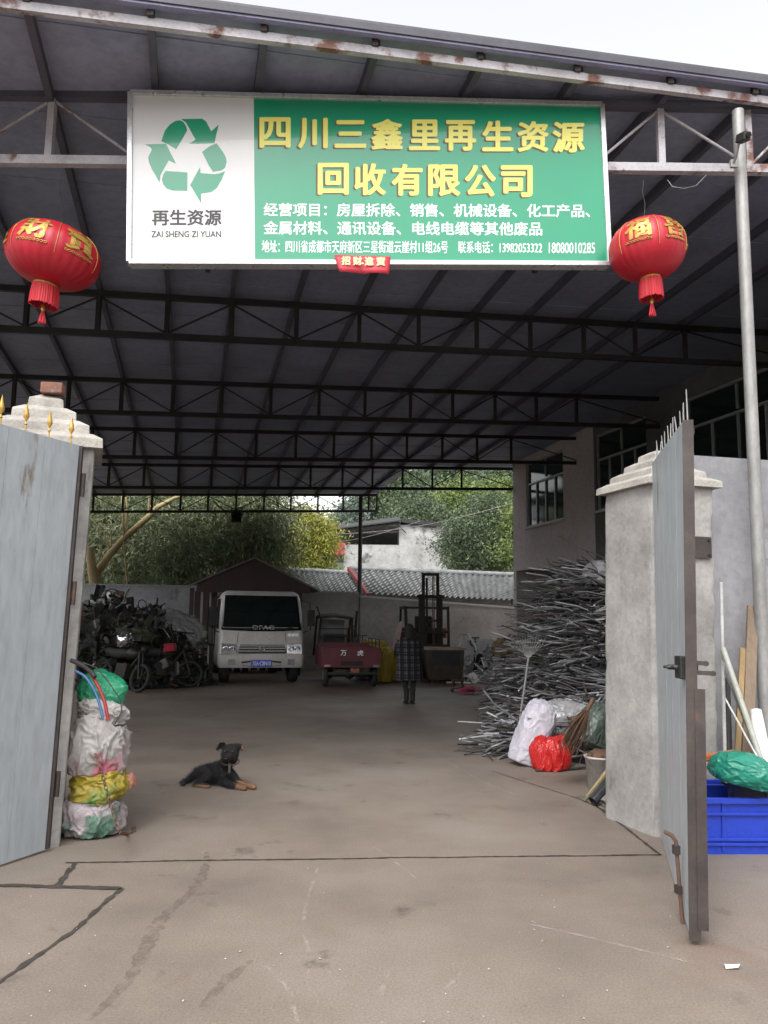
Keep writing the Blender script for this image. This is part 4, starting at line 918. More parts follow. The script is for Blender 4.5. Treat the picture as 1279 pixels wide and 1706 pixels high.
for lab, m, P, r in (('red hose arching over the green plastic bag at the left pillar', mat('red_hose', (.34, .02, .03), rough=.45), [(128, 1106), (146, 1116), (163, 1143), (174, 1170), (180, 1200)], .012),
                     ('blue hose arching over the green bag beside the red hose', mat('blue_hose', (.05, .14, .32), rough=.4), [(126, 1118), (142, 1128), (157, 1150), (166, 1175), (171, 1196)], .010),
                     ('black cable bundle end poking out behind the green plastic bag', m_black, [(118, 1100), (136, 1108), (152, 1120), (158, 1128)], .016)):
    mb = MB(); pp = [at(*p, 5.72 - .02 * i) for i, p in enumerate(P)]; Q = []
    for i in range(len(pp) - 1):
        for k in range(5):
            t = k / 5; p0, p1, p2, p3 = pp[max(i - 1, 0)], pp[i], pp[i + 1], pp[min(i + 2, len(pp) - 1)]
            Q.append(.5 * ((2 * p1) + (p2 - p0) * t + (2 * p0 - 5 * p1 + 4 * p2 - p3) * t * t + (3 * p1 - p0 - 3 * p2 + p3) * t ** 3))
    Q.append(pp[-1]); mb.tube(Q, r, 8); tag(mb.build('hose', m), lab, 'hose')
mb = MB(); P = [at(*p, 5.66) for p in ((138, 1104), (160, 1112), (180, 1135), (200, 1165), (203, 1185), (192, 1205))]; mb.tube(P, .004, 5); tag(mb.build('thin_wire', m_dark), 'thin dark wire looping beside the stacked sacks', 'wire')
# chain across the sacks, link by link in one mesh
mb = MB(); P = [at(*p, Y) for p, Y in (((160, 1262), 5.47), ((168, 1285), 5.43), ((176, 1315), 5.45), ((184, 1345), 5.45), ((192, 1372), 5.44), ((200, 1390), 5.42))] + [G(212, 1392), G(224, 1386), G(222, 1381), G(208, 1384)]
path = []
for a, b in zip(P[:-1], P[1:]):
    n = max(1, int((b - a).length / .028)); path += [a.lerp(b, i / n) for i in range(n)]
for i, p in enumerate(path[:-1]):
    d = (path[i + 1] - p).normalized(); s_ = d.cross(V((0, 1, .3))).normalized(); t_ = d.cross(s_); s_ = s_ if i % 2 else t_
    p = p + V((0, 0, .01)); mb.tube([p + d * (.02 * math.cos(t)) + s_ * (.011 * math.sin(t)) for t in [k * math.pi / 4 for k in range(9)]], .0035, 4, caps=False)
tag(mb.build('chain', m_rust), 'rusty chain hanging down over the stacked sacks to the floor', 'chain')
# ---- right group in front of the cable heap
sb0 = g(872, 1274); M_ = None
sack('sack', 'tall pale lilac sack leaning against the cable heap', 'sack', sb0 + V((-.0, -.02, .0)), (.37, .32, .70), m_lil, 11, R(10), (0, R(19)), amp=.075, square=.62, stretch=(1, 1, 1.8))
sack('plastic_bag', 'bright red plastic bag beside the lilac sack', 'bag', g(918, 1282) + V((0, .0, 0)), (.43, .34, .34), m_red, 12, R(15), amp=.12, stretch=(1.5, 1.5, .5))
sack('plastic_bag', 'clear plastic bag resting on the red bag', 'bag', g(945, 1268) + V((0, .10, .15)), (.66, .44, .52), m_clear, 13, R(-12), (0, R(6)), amp=.11)
sack('plastic_bag', 'dull dark green plastic bundle behind the broom by the right pillar', 'bag', g(1000, 1285) + V((0, .25, .2)), (.50, .36, .50), sackmat('dull_green_film', (.10, .13, .11), (.07, .09, .08), .35), 14, R(30), (0, R(25)), amp=.10)
sack('plastic_bag', 'grey wrapped bundle on top of the cable heap beside the right pillar', 'bag', at(1006, 975, 11.2), (.52, .45, .34), m_clear, 15, amp=.10)
# leaf rake standing head up
r0, r1 = g(866, 1238), at(880, 1097, 9.0); r0 = g(857, 1262); r1 = at(880, 1097, r0.y + .04)
root = thing('leaf_rake', 'wire leaf rake standing head up with a pale handle before the cable heap', 'rake', r0)
mb = MB(); mb.tube([r0, r1], .013, 8); mb.build('handle', m_galv, root, world=True)
mb = MB(); d = (r1 - r0).normalized(); c = r1
for i in range(13):
    t = (i - 6) / 6; e = c + V((t * .21, .02, .30 - .05 * t * t)); mb.tube([c, c.lerp(e, .6) + V((t * .04, 0, 0)), e, e + V((t * .01, -.05, .0))], .0035, 4)
mb.tube([c + V((t * .13, .013, .19)) for t in (-1, -.5, 0, .5, 1)], .004, 4); mb.build('tines', m_galv, root, world=True)
# twig broom
m_twig = mat('broom_twigs', (.15, .085, .05), (.085, .05, .03), .9, 0, 6)
q0, q1, qm = at(978, 1183, 8.2), at(925, 1282, 7.9), at(960, 1235, 8.1); root = thing('broom', 'brown twig broom leaning on the clear bag near the right pillar', 'broom', V((q1.x, q1.y, 0)))
mb = MB(); rnd = random.Random(8); dv = (q1 - q0).normalized(); sv = dv.cross(V((0, 1, 0))).normalized()
for i in range(150):
    t = rnd.gauss(0, .5); u = rnd.gauss(0, .5); p = q0 + sv * t * .015 + V((0, u * .02, 0)); e = q0 + dv * rnd.uniform(.34, .54) + sv * t * .10 + V((0, u * .08, -.0)); mb.tube([p, p.lerp(e, .5) + sv * t * .03, e], [.004, .003, .002], 3)
mb.build('bristles', m_twig, root, world=True)
mb = MB(); mb.tube([q0 - dv * .14, q0 + dv * .2], .022, 8); mb.build('handle', m_twig, root, world=True)
# bucket with junk
bk0 = g(1004, 1318) + V((.02, .1, 0)); root = thing('bucket', 'white plastic bucket with rubbish beside the right pillar', 'bucket', bk0)
mb = MB(); mb.lathe([(.11, 0), (.125, .002), (.155, .29), (.165, .29), (.167, .31), (.152, .31), (.145, .285), (.112, .012), (.0, .012)], 28); mb.build('pail', mat('dirty_white_plastic', (.55, .52, .50), (.36, .31, .29), .5, 0, 4, spot=(.28, .12, .08), spot_thr=.62), root)
mb = MB(); mb.tube([(.155 * math.cos(t), .155 * math.sin(t) * .4 - .12, .29 - .09 * math.sin(t)) for t in [math.pi * i / 10 for i in range(11)]], .004, 5); mb.build('wire_handle', m_galv, root)
sack('rubbish', 'brown rubbish filling the white bucket', 'rubbish', bk0 + V((0, 0, .2)), (.25, .25, .16), m_twig, 17, amp=.2, sub=4)
for k, (lab, m, a, b, r) in enumerate((('bamboo stick leaning at the foot of the right pillar, wrapped with green tape', mat('dry_bamboo', (.38, .29, .14), (.26, .19, .09), .6, 0, 5), (978, 1332, 6.6), (1032, 1255, 7.5), .018),
        ('black glossy tube leaning at the foot of the right pillar', mat('black_film_roll', (.03, .032, .035), (.05, .05, .055), .25, 0, 3), (988, 1343, 6.35), (1036, 1282, 7.4), .042),
        ('grey cardboard tube leaning nearest the right pillar foot', mat('grey_tube', (.23, .21, .19), (.16, .14, .13), .8, 0, 4), (1006, 1346, 6.3), (1040, 1300, 7.3), .04),
        ('greenish stick leaning beside the bucket', mat('mossy_stick', (.12, .12, .07), (.08, .08, .05), .8), (973, 1337, 6.55), (1030, 1270, 7.5), .013))):
    p = g(a[0], a[1]); q_ = at(*b); p.z = r * .9; e = q_; mb = MB()
    if r > .03:
        mb.tube([p, e], r, 14, caps=False); mb.tube([p, e], r * .85, 14, caps=False)
    else: mb.tube([p, p.lerp(e, .5) + V((.004, 0, .004)), e], r, 8)
    tag(mb.build('leaning_stick', m, fix=r <= .03), lab, 'tube' if r > .03 else 'stick')
# ================================================================= THINGS RIGHT OF THE GATE LEAF
m_blue = mat('blue_crate_plastic', (.018, .055, .50), (.014, .045, .42), .42, 0, 3, spot=(.12, .15, .40), spot_thr=.68, spot_scale=3)
def crate(loc, rz, W_, D_, H_, label):
    root = thing('plastic_crate', label, 'crate', loc, rz); t = .012; mb = MB(); tw, td = W_ / 2, D_ / 2; g_ = .025
    def ring(x, y, z): return [V((-x, -y, z)), V((x, -y, z)), V((x, y, z)), V((-x, y, z))]
    mb.loft([ring(tw - g_, td - g_, 0), ring(tw, td, H_), ring(tw - t, td - t, H_), ring(tw - g_ - t, td - g_ - t, t)], smooth=False, cap=False)
    mb.add(ring(tw - g_, td - g_, 0), [(3, 2, 1, 0)]); mb.add(ring(tw - g_ - t, td - g_ - t, t), [(0, 1, 2, 3)]); mb.build('box', m_blue, root, bevel=.004)
    mb = MB()
    for z, o in ((H_ - .018, .016), (H_ * .72, .012), (H_ * .27, .010), (.07, .010)):
        x, y = tw - g_ * (1 - z / H_) + o, td - g_ * (1 - z / H_) + o
        for a, b in (((-x, -y), (x, -y)), ((x, -y), (x, y)), ((x, y), (-x, y)), ((-x, y), (-x, -y))): mb.bar((*a, z), (*b, z), o * 1.6, .018 if z < H_ - .03 else .036)
    for i in (-.32, .32):
        for sgn in (-1, 1):
            k = g_ * .5; mb.bar((i * W_, sgn * (td - g_ + .004), .02), (i * W_, sgn * (td + .004), H_ - .03), .016, .012, up=(0, 1, 0))
    mb.build('rim_and_ribs', m_blue, root, bevel=.002); return root
ck = at(1279, 1375, 5.62); cl = G(1168, 1424)
crate(V((cl.x + .42, cl.y + .22, 0)), R(2), .84, .44, .385, 'large blue plastic crate on the ground right of the gate leaf')
crate(V((cl.x + .40, cl.y + .80, 0)), R(4), .70, .46, .40, 'second blue crate standing behind the large one, filled with scrap')
pot = V((cl.x + .47, cl.y + .22, .11)); root = thing('cooking_pot', 'dented metal pot sitting in the large blue crate', 'pot', pot); root.scale = (.70, .70, 1)
m_pot = mat('dull_aluminium', (.36, .33, .31), (.24, .2, .18), .35, .7, 3, spot=(.16, .07, .05), spot_thr=.6)
mb = MB(); mb.lathe([(.0, .0), (.22, .0), (.235, .02), (.25, .39), (.275, .395), (.275, .405), (.245, .405), (.232, .03), (0, .02)], 40, Matrix.Rotation(R(3), 3, 'Y')); mb.build('vessel', m_pot, root)
mb = MB()
for s_ in (-1, 1): mb.tube([(s_ * .25, -.06, .32), (s_ * .30, -.04, .33), (s_ * .30, .04, .33), (s_ * .25, .06, .32)], .008, 6)
mb.build('handles', m_dark, root)
sack('plastic_bag', 'teal green plastic bag lying on the pot in the crate', 'bag', at(1236, 1312, 5.85) + V((0, 0, .02)), (.46, .36, .215), m_teal, 21, R(-12), (0, R(13)), amp=.09)
def plank(lab, a, b, w_, t_, m, name='plank', cat='plank'):
    mb = MB(); mb.bar(a, b, w_, t_, up=(0, 1, 0)); tag(mb.build(name, m, bevel=.003), lab, cat)
plank('bright orange plastic strip lying over the back of the blue crates', at(1160, 1263, 6.0), at(1223, 1253, 6.1), .03, .05, mat('orange_plastic', (.62, .15, .03), rough=.4), 'plastic_strip', 'strip')
plank('cream foam slab stuck under the orange strip', at(1160, 1278, 6.02), at(1200, 1268, 6.08), .05, .07, mat('cream_foam', (.62, .57, .46), rough=.8), 'foam_slab', 'foam')
m_plank = mat('weathered_plank', (.25, .185, .13), (.16, .12, .085), .85, 0, 4, stretch=(1, 1, .15), bump=.3); m_plank2 = mat('yellow_plank', (.34, .235, .11), (.25, .17, .08), .8, 0, 4, stretch=(1, 1, .15), bump=.3)
def lean(a, b, Yb, Yt): p = at(a[0], a[1], Yb); p.z = max(.01, p.z); return p, at(b[0], b[1], Yt)
p, q_ = lean((1241, 1345), (1254, 1010), 6.3, 6.70); plank('wide brown plank leaning on the boundary wall beside the pole', p, q_, .09, .03, m_plank)
p, q_ = lean((1224, 1345), (1237, 1080), 6.25, 6.62); plank('narrow yellow plank leaning on the boundary wall, shorter than the brown one', p, q_, .045, .025, m_plank2)
for lab, a, b, Y0_, Y1_, r, m in (('thick pale green grey pipe leaning from the crate to the pillar edge', (1279, 1300), (1204, 1080), 5.95, 6.35, .022, mat('pale_green_pipe', (.40, .41, .36), rough=.5)),
        ('grey pipe leaning just below the thick pale pipe', (1277, 1290), (1206, 1110), 5.98, 6.4, .016, m_galv), ('thin white rod leaning lowest beside the pillar edge', (1262, 1262), (1207, 1162), 6.0, 6.4, .007, m_white),
        ('slim white pipe standing upright along the pillar edge', (1209, 1330), (1201, 970), 6.3, 6.45, .014, mat('grey_white_pvc', (.50, .50, .49), rough=.45)), ('dark iron tube standing low behind the leaning pipes', (1216, 1345), (1210, 1130), 6.35, 6.5, .028, m_dark)):
    p, q_ = lean(a, b, Y0_, Y1_); mb = MB(); mb.tube([p, p.lerp(q_, .5), q_], r, 10); tag(mb.build('leaning_pipe', m), lab, 'pipe')
p, q_ = lean((1275, 1300), (1259, 1184), 6.05, 6.3); mb = MB(); mb.tube([p, q_], [.075, .042], 20); tag(mb.build('white_tube', m_white), 'white tapering plastic tube standing behind the teal bag', 'tube')
mb = MB(); c = G(1220, 1614); mb.add([c + V(p) for p in ((-.035, -.012, .004), (.02, -.018, .012), (.04, .006, .018), (.01, .02, .006), (-.03, .014, .014))], [(0, 1, 2, 3, 4)])
o = mb.build('paper_scrap', m_white); sm = o.modifiers.new('t', 'SOLIDIFY'); sm.thickness = .002; tag(o, 'small white scrap lying on the ground before the right gate leaf', 'scrap')
rnd = random.Random(77); mb = MB()
for i in range(70):
    c = G(rnd.uniform(20, 1150), 1330 + 376 * rnd.random() ** .7); s_ = rnd.uniform(.003, .010); t = rnd.uniform(0, 6.28)
    mb.add([c + V((math.cos(t + a) * s_ * rnd.uniform(.5, 1), math.sin(t + a) * s_ * rnd.uniform(.5, 1), .004 + .004 * (k % 2))) for k, a in enumerate((0, 1.6, 3.1, 4.7))], [(0, 1, 2, 3)])
tag(mb.build('litter', mat('pale_grit', (.50, .48, .45), (.30, .27, .24), .9, 0, 40)), 'tiny pale crumbs of litter scattered on the concrete', 'litter', kind='stuff')
# ================================================================= CABLE HEAP
m_cab = [mat('grey_cable', (.26, .26, .27), (.12, .12, .125), .55, .1, 5), mat('pale_cable', (.60, .60, .61), (.40, .40, .41), .5, .2, 5), mat('black_cable', (.028, .028, .03), (.05, .05, .05), .5, 0, 5), mat('brown_cable', (.14, .10, .085), (.08, .06, .05), .7, 0, 5)]
def heap_h(x, y):
    bk_ = max(0, min(1, (y - 9.9) / .9)); xl = 1.52 + bk_ * .56 + max(0, y - 10.8) * .10 + max(0, 9.9 - y) * 1.0; e = max(0, min(1, (x - xl) / (1.7 - .8 * bk_))) ** .68
    s_ = lambda a, b: max(0, min(1, (y - a) / (b - a)))
    hm = .15 + .85 * s_(8.9, 9.7) + 1.38 * s_(10.1, 11.0) ** .8
    return hm * e * (1 + .12 * noise.noise(V((x * 1.3, y * 1.3, 2))))
mb = MB(); nx, ny = 40, 40; vs = []
for j in range(ny + 1):
    for i in range(nx + 1):
        x = .9 + 4.4 * i / nx; y = 8.9 + 5.6 * j / ny; h = heap_h(x, y) * .84 - .08 + .08 * noise.noise(V((x * 4, y * 4, 0)))
        if i == nx or j == ny: h = -.05
        vs.append((x, y, max(h, -.05)))
mb.add(vs, [(j * (nx + 1) + i, j * (nx + 1) + i + 1, (j + 1) * (nx + 1) + i + 1, (j + 1) * (nx + 1) + i) for j in range(ny) for i in range(nx)], True)
rnd = random.Random(12)
def strand(mb, big):
    for _ in range(60):
        y = rnd.uniform(9.25, 13.6); x = rnd.uniform(1.0, 4.9); h = heap_h(x, y)
        if h < .06: continue
        z = h * (rnd.uniform(.05, 1) ** .55) ; 
        # keep what can be seen: the top skin, the front and the left flank
        if x < 2.4 and y < 9.8 and x > 1.62 + (9.8 - y): continue
        if z > h * .80 or heap_h(x, y - .45) < z or heap_h(x - .45, y) < z: break
    L_ = rnd.uniform(.5, 1.9) * (1 if not big else 1.1) * (.9 if x < 2.3 else 1); a = math.pi + rnd.gauss(.12, .68); el = rnd.gauss(.06, .21); d = V((math.cos(a) * math.cos(el), math.sin(a) * math.cos(el) * .8, math.sin(el))).normalized()
    s_ = d.cross(V((0, 0, 1))).normalized(); cv = rnd.gauss(0, .16); dr = rnd.uniform(.0, .16); pts = []
    for i in range(7):
        t = i / 6 - .5; p = V((x, y, z + .02)) + d * (L_ * t) + s_ * cv * (4 * t * t - .5) * L_ - V((0, 0, 1)) * dr * L_ * max(0, t) ** 2 * 2
        p += V((noise.noise(p * 3), noise.noise(p * 3 + V((4, 0, 0))), noise.noise(p * 3 + V((0, 4, 0))))) * .07
        p.z = max(.012, p.z); pts.append(p)
    r = rnd.choice((.005, .006, .008, .010, .013, .015)) * (1.12 if big else .95); mb.tube(pts, r, 5)
mb.m = 2
for i in range(3800):
    mb.m = rnd.choices((0, 1, 2, 3), (.40, .15, .35, .10))[0]; strand(mb, False)
heap = mb.build('cable_heap', m_cab, fix=False); tag(heap, 'great heap of cut cables and thin pipes piled behind the right gate pillar', 'cable heap', kind='stuff')
heap.data.polygons.foreach_set('material_index', [2 if i < nx * ny else k for i, k in enumerate([p.material_index for p in heap.data.polygons])])
for i in range(230):
    mb = MB(); strand(mb, True); tag(mb.build('cut_cable', m_cab[rnd.choices((0, 1, 3), (.40, .52, .08))[0]]), 'loose cut cable length lying on the big cable heap', 'cable', 'cut cables lying on the heap')
sack('straw_bundle', 'brown straw bundle lying on the far left end of the cable heap', 'bundle', at(846, 1092, 13.0), (.50, .4, .26), mat('dry_straw', (.16, .11, .055), (.09, .065, .035), .9, 0, 8, bump=.6), 31, amp=.2, crease=1.3)
# ================================================================= ANIMALS AND PEOPLE
def skin_mesh(nodes, edges, level=2):
    me = bpy.data.meshes.new('tmp'); me.from_pydata([n[0] for n in nodes], edges, []); o = bpy.data.objects.new('tmp', me); COL.objects.link(o)
    s = o.modifiers.new('s', 'SKIN'); s.use_smooth_shade = True; s.branch_smoothing = .6
    for i, n in enumerate(nodes):
        r = n[1]; sv = me.skin_vertices[0].data[i]; sv.radius = r if isinstance(r, tuple) else (r, r); sv.use_root = (i == 0)
    q = o.modifiers.new('u', 'SUBSURF'); q.levels = level; q.render_levels = level
    out = bpy.data.meshes.new_from_object(o.evaluated_get(bpy.context.evaluated_depsgraph_get())); bpy.data.objects.remove(o); bpy.data.meshes.remove(me)
    return out
def put(me, name, mats, parent, pick=None):
    me.name = name; me.materials.clear()
    for m in (mats if isinstance(mats, (list, tuple)) else [mats]): me.materials.append(m)
    for p in me.polygons:
        p.use_smooth = True; p.material_index = pick(p.center) if pick else 0
    o = bpy.data.objects.new(name, me); COL.objects.link(o)
    if parent is not None: o.parent = parent
    return o
m_fur = mat('black_fur', (.006, .006, .007), (.012, .011, .011), .92, 0, 12, stretch=(1, 1, .5), bump=.5, bscale=60)
m_tan = mat('tan_fur', (.23, .12, .06), (.15, .075, .04), .7, 0, 14, bump=.4, bscale=60)
dog = thing('dog', 'black dog with tan paws lying on the yard floor facing the gate', 'dog', G(372, 1309)); dog.scale = (1.08, 1.08, 1.05)
N_ = [((-.20, .10, .105), (.092, .10)), ((-.08, .06, .115), (.095, .11)), ((.02, .0, .135), (.10, .125)), ((.055, -.045, .205), (.082, .088)), ((.065, -.06, .250), (.078, .080)), ((.065, -.085, .305), (.084, .076)), ((.06, -.15, .285), (.054, .050)), ((.058, -.20, .270), (.038, .034)),
      ((.095, -.05, .11), .05), ((.115, -.03, .05), .036), ((.20, -.10, .032), .027), ((.285, -.145, .022), .024), ((.315, -.16, .020), .027),       # forelegs
      ((.005, -.07, .105), .05), ((.02, -.05, .045), .036), ((.12, -.14, .03), .026), ((.205, -.19, .022), .023), ((.24, -.205, .020), .027),
      ((-.20, .03, .105), (.075, .085)), ((-.10, -.045, .10), (.05, .055)), ((-.20, -.06, .035), .032), ((-.24, -.07, .028), .026), ((-.13, -.11, .020), .022), ((-.09, -.12, .018), .024),
      ((-.28, .13, .07), .045), ((-.335, .10, .032), .026), ((-.36, .02, .02), .020), ((-.33, -.06, .016), .012),
      ((-.005, -.06, .365), (.022, .032)), ((-.035, -.085, .362), (.010, .028)), ((-.046, -.115, .335), (.006, .018)), ((.135, -.06, .365), (.022, .032)), ((.165, -.085, .362), (.010, .028)), ((.178, -.115, .335), (.006, .018))]
E_ = [(0, 1), (1, 2), (2, 3), (3, 4), (4, 5), (5, 6), (6, 7), (2, 8), (8, 9), (9, 10), (10, 11), (11, 12), (2, 13), (13, 14), (14, 15), (15, 16), (16, 17), (0, 18), (18, 19), (19, 20), (20, 21), (21, 22), (22, 23), (0, 24), (24, 25), (25, 26), (26, 27), (5, 28), (28, 29), (29, 30), (5, 31), (31, 32), (32, 33)]
def tanp(c):
    if c.z < .062 and c.x > .14: return 1
    if c.z < .03 and c.x < -.05 and c.y < -.085: return 1
    if c.x > .168 and c.z > .32: return 1
    return 0
body = put(skin_mesh(N_, E_, 3), 'body', [m_fur, m_tan], dog, tanp)
rnd = random.Random(6); hb, ht_ = MB(), MB(); bm_ = body.data; bm_.calc_loop_triangles() ; polys = list(bm_.polygons); ws_ = [p.area for p in polys]
for p in rnd.choices(polys, ws_, k=9000):
    c = p.center + V((rnd.gauss(0, .004), rnd.gauss(0, .004), rnd.gauss(0, .004))); n = p.normal.copy(); back = V((-.75, .25, -.45)); d = (n * .35 + back * .8 + V((rnd.gauss(0, .25), rnd.gauss(0, .25), rnd.gauss(0, .25)))).normalized(); l = rnd.uniform(.016, .042) * (.5 if c.z > .23 or c.x > .15 else 1.15); s_ = n.cross(d).normalized() * .0016
    if c.z < .012: continue
    (ht_ if p.material_index else hb).add([c - s_, c + s_, c + d * l + n * .003], [(0, 1, 2)])
for h_, m__ in ((hb, m_fur), (ht_, m_tan)):
    o = h_.build('coat_hair', m__, dog, fix=False); o['kind'] = 'stuff'
m_eye = mat('dog_eye', (.05, .03, .015), rough=.08, fine=0)
for s_ in (-1, 1):
    mb = MB(); mb.lathe([(.0005, -.010), (.007, -.007), (.010, 0), (.007, .007), (.0005, .010)], 10, c=(.0635 + s_ * .034, -.152, .328)); mb.build('eye', m_eye, dog)
mb = MB(); mb.lathe([(.0005, -.012), (.011, -.006), (.014, .002), (.009, .010), (.0005, .012)], 12, c=(.058, -.236, .278)); mb.build('nose', mat('wet_nose', (.01, .01, .01), rough=.2, fine=0), dog)
mb = MB(); mb.tube([(.064 + .078 * math.cos(t), -.056 + .080 * math.sin(t), .222 + .016 * math.sin(t)) for t in [k * math.pi / 10 for k in range(21)]], .006, 6, caps=False); mb.build('collar', m_rust, dog)
mb = MB(); P = [V((.072, -.140, .214)), V((.074, -.146, .196)), V((.075, -.152, .178)), V((.075, -.15, .155))]
for i, p in enumerate(P): mb.tube([p + V((.006 * math.cos(t), 0 if i % 2 else .006 * math.cos(t), .013 * math.sin(t))) for t in [k * math.pi / 4 for k in range(9)]], .003, 4, caps=False)
mb.build('collar_chain', m_galv, dog)
# person standing with back turned, in a plaid coat
pp = G(681, 1173); H = 1.50
per = thing('person', 'person in a dark plaid coat and black leggings standing before the forklift', 'person', pp, R(12))
m_skin = mat('skin', (.36, .21, .15), (.32, .18, .13), .55, 0, 5, fine=.03)
m_leg = mat('black_leggings', (.012, .012, .014), (.02, .02, .022), .8, 0, 9); m_hair = mat('dark_hair', (.012, .010, .010), (.02, .016, .014), .85, 0, 8, stretch=(4, 4, .4), bump=.4)
NB = [((0, 0, .78), (.13, .10)), ((0, .0, .98), (.115, .09)), ((0, .01, 1.16), (.135, .095)), ((0, .02, 1.235), (.07, .06)), ((0, .01, 1.285), (.045, .045)), ((0, -.005, 1.36), (.066, .080)), ((0, -.005, 1.43), (.068, .082)), ((0, -.0, 1.47), (.045, .055)),
      ((.075, 0, .70), (.078, .078)), ((.085, -.01, .42), (.055, .055)), ((.075, .02, .30), (.052, .052)), ((.07, .03, .08), (.036, .036)), ((.075, .0, .035), (.036, .034)), ((.08, .12, .025), (.036, .025)),
      ((-.075, 0, .70), (.078, .078)), ((-.07, .02, .42), (.055, .055)), ((-.06, .05, .30), (.052, .052)), ((-.03, .05, .08), (.036, .036)), ((-.03, .02, .035), (.036, .034)), ((-.04, .14, .025), (.036, .025)),
      ((.16, .01, 1.17), (.055, .055)), ((.20, .02, .95), (.042, .042)), ((.16, .16, .86), (.034, .034)), ((.13, .20, .85), (.03, .022)),
      ((-.16, .01, 1.17), (.055, .055)), ((-.20, .02, .95), (.042, .042)), ((-.16, .16, .86), (.034, .034)), ((-.13, .20, .85), (.03, .022))]
EB = [(0, 1), (1, 2), (2, 3), (3, 4), (4, 5), (5, 6), (6, 7), (0, 8), (8, 9), (9, 10), (10, 11), (11, 12), (12, 13), (0, 14), (14, 15), (15, 16), (16, 17), (17, 18), (18, 19), (2, 20), (20, 21), (21, 22), (22, 23), (2, 24), (24, 25), (25, 26), (26, 27)]
b0_ = len(NB)
for hand, s_ in ((23, 1), (27, -1)):                    # four fingers and a thumb on each hand
    c = V(NB[hand][0])
    for k, (dx, l) in enumerate(((-.022, .05), (-.007, .058), (.008, .055), (.022, .042))):
        n0 = len(NB); NB.append(((c.x - s_ * .02, c.y + .035, c.z + dx), .010)); NB.append(((c.x - s_ * (.02 + l * .6), c.y + .05, c.z + dx - .004), .009)); NB.append(((c.x - s_ * (.02 + l), c.y + .035, c.z + dx - .01), .008)); EB += [(hand, n0), (n0, n0 + 1), (n0 + 1, n0 + 2)]
    n0 = len(NB); NB.append(((c.x - s_ * .0, c.y + .02, c.z + .045), .010)); NB.append(((c.x - s_ * .03, c.y + .035, c.z + .06), .009)); EB += [(hand, n0), (n0, n0 + 1)]
put(skin_mesh(NB, EB, 2), 'body', [m_skin, m_leg], per, lambda c: 1 if c.z < .76 else 0)
def plaid():
    m = bpy.data.materials.new('black_white_plaid'); m.use_nodes = True; t = m.node_tree; N = t.nodes; L = t.links; b = N['Principled BSDF']
    tc = N.new('ShaderNodeTexCoord'); sp = N.new('ShaderNodeSeparateXYZ'); L.new(tc.outputs['Object'], sp.inputs[0])
    def band(axis, per_, frac, ph):
        a = N.new('ShaderNodeMath'); a.operation = 'MULTIPLY_ADD'; a.inputs[1].default_value = 1 / per_; a.inputs[2].default_value = ph; L.new(sp.outputs[axis], a.inputs[0])
        f = N.new('ShaderNodeMath'); f.operation = 'FRACT'; L.new(a.outputs[0], f.inputs[0]); c = N.new('ShaderNodeMath'); c.operation = 'LESS_THAN'; c.inputs[1].default_value = frac; L.new(f.outputs[0], c.inputs[0]); return c.outputs[0]
    def add(x, y, k=1.):
        a = N.new('ShaderNodeMath'); a.operation = 'MULTIPLY_ADD'; a.inputs[1].default_value = k; L.new(x, a.inputs[0]); L.new(y, a.inputs[2]); return a.outputs[0]
    s = add(band(0, .125, .42, .1), band(2, .14, .42, .0)); s = add(band(0, .125, .09, .72), s, 1.4); s = add(band(2, .14, .09, .3), s, 1.2)
    r = N.new('ShaderNodeValToRGB'); e = r.color_ramp.elements; e[0].color = (.004, .004, .008, 1); e[1].color = (.13, .127, .135, 1); x = e.new(.4); x.color = (.012, .013, .021, 1)
    dv = N.new('ShaderNodeMath'); dv.operation = 'DIVIDE'; dv.inputs[1].default_value = 3.2; L.new(s, dv.inputs[0]); L.new(dv.outputs[0], r.inputs[0]); L.new(r.outputs[0], b.inputs['Base Color']); b.inputs['Roughness'].default_value = .9
    return m
m_plaid = plaid()
mb = MB(); rings = []
for z, a, c_, y in ((.45, .275, .20, .0), (.60, .262, .19, .0), (.78, .245, .175, 0), (.95, .215, .155, 0), (1.08, .205, .145, .005), (1.17, .195, .13, .01), (1.215, .15, .105, .012), (1.245, .085, .075, .015), (1.275, .075, .07, .012)):
    rings.append([V((a * math.cos(t) * (1 + .02 * math.sin(5 * t + z * 3)), y + c_ * math.sin(t) * (1 + .03 * math.sin(7 * t + z * 2)), z)) for t in [2 * math.pi * k / 40 for k in range(40)]])
mb.loft(rings, True); 
for s_ in (1, -1): mb.tube([(s_ * .165, .01, 1.175), (s_ * .215, .012, 1.07), (s_ * .235, .02, .94), (s_ * .205, .10, .885), (s_ * .17, .165, .865)], [.075, .07, .062, .056, .054], 14)
mb.build('coat', m_plaid, per)
mb = MB(); rings = []
for z, a, c_, y in ((1.19, .02, .02, -.05), (1.21, .075, .04, -.055), (1.28, .085, .06, -.04), (1.36, .088, .085, -.02), (1.43, .085, .098, -.01), (1.48, .06, .075, -.005), (1.505, .012, .02, -.005)):
    rings.append([V((a * math.cos(t), y + c_ * math.sin(t) * (1. if math.sin(t) < 0 else .55 if z < 1.44 else .9), z)) for t in [2 * math.pi * k / 24 for k in range(24)]])
mb.loft(rings, True); mb.build('hair', m_hair, per)
mb = MB()
for s_ in (-1, 1): mb.lathe([(.0005, -.009), (.007, -.006), (.009, 0), (.007, .006), (.0005, .009)], 8, c=(s_ * .028, .070, 1.40))
mb.build('eyes', m_eye, per)
mb = MB(); mb.loft([[V((-.006, .072, 1.40)), V((.006, .072, 1.40)), V((0, .078, 1.40))], [V((-.013, .07, 1.365)), V((.013, .07, 1.365)), V((0, .098, 1.368))]], False); mb.build('nose', m_skin, per)
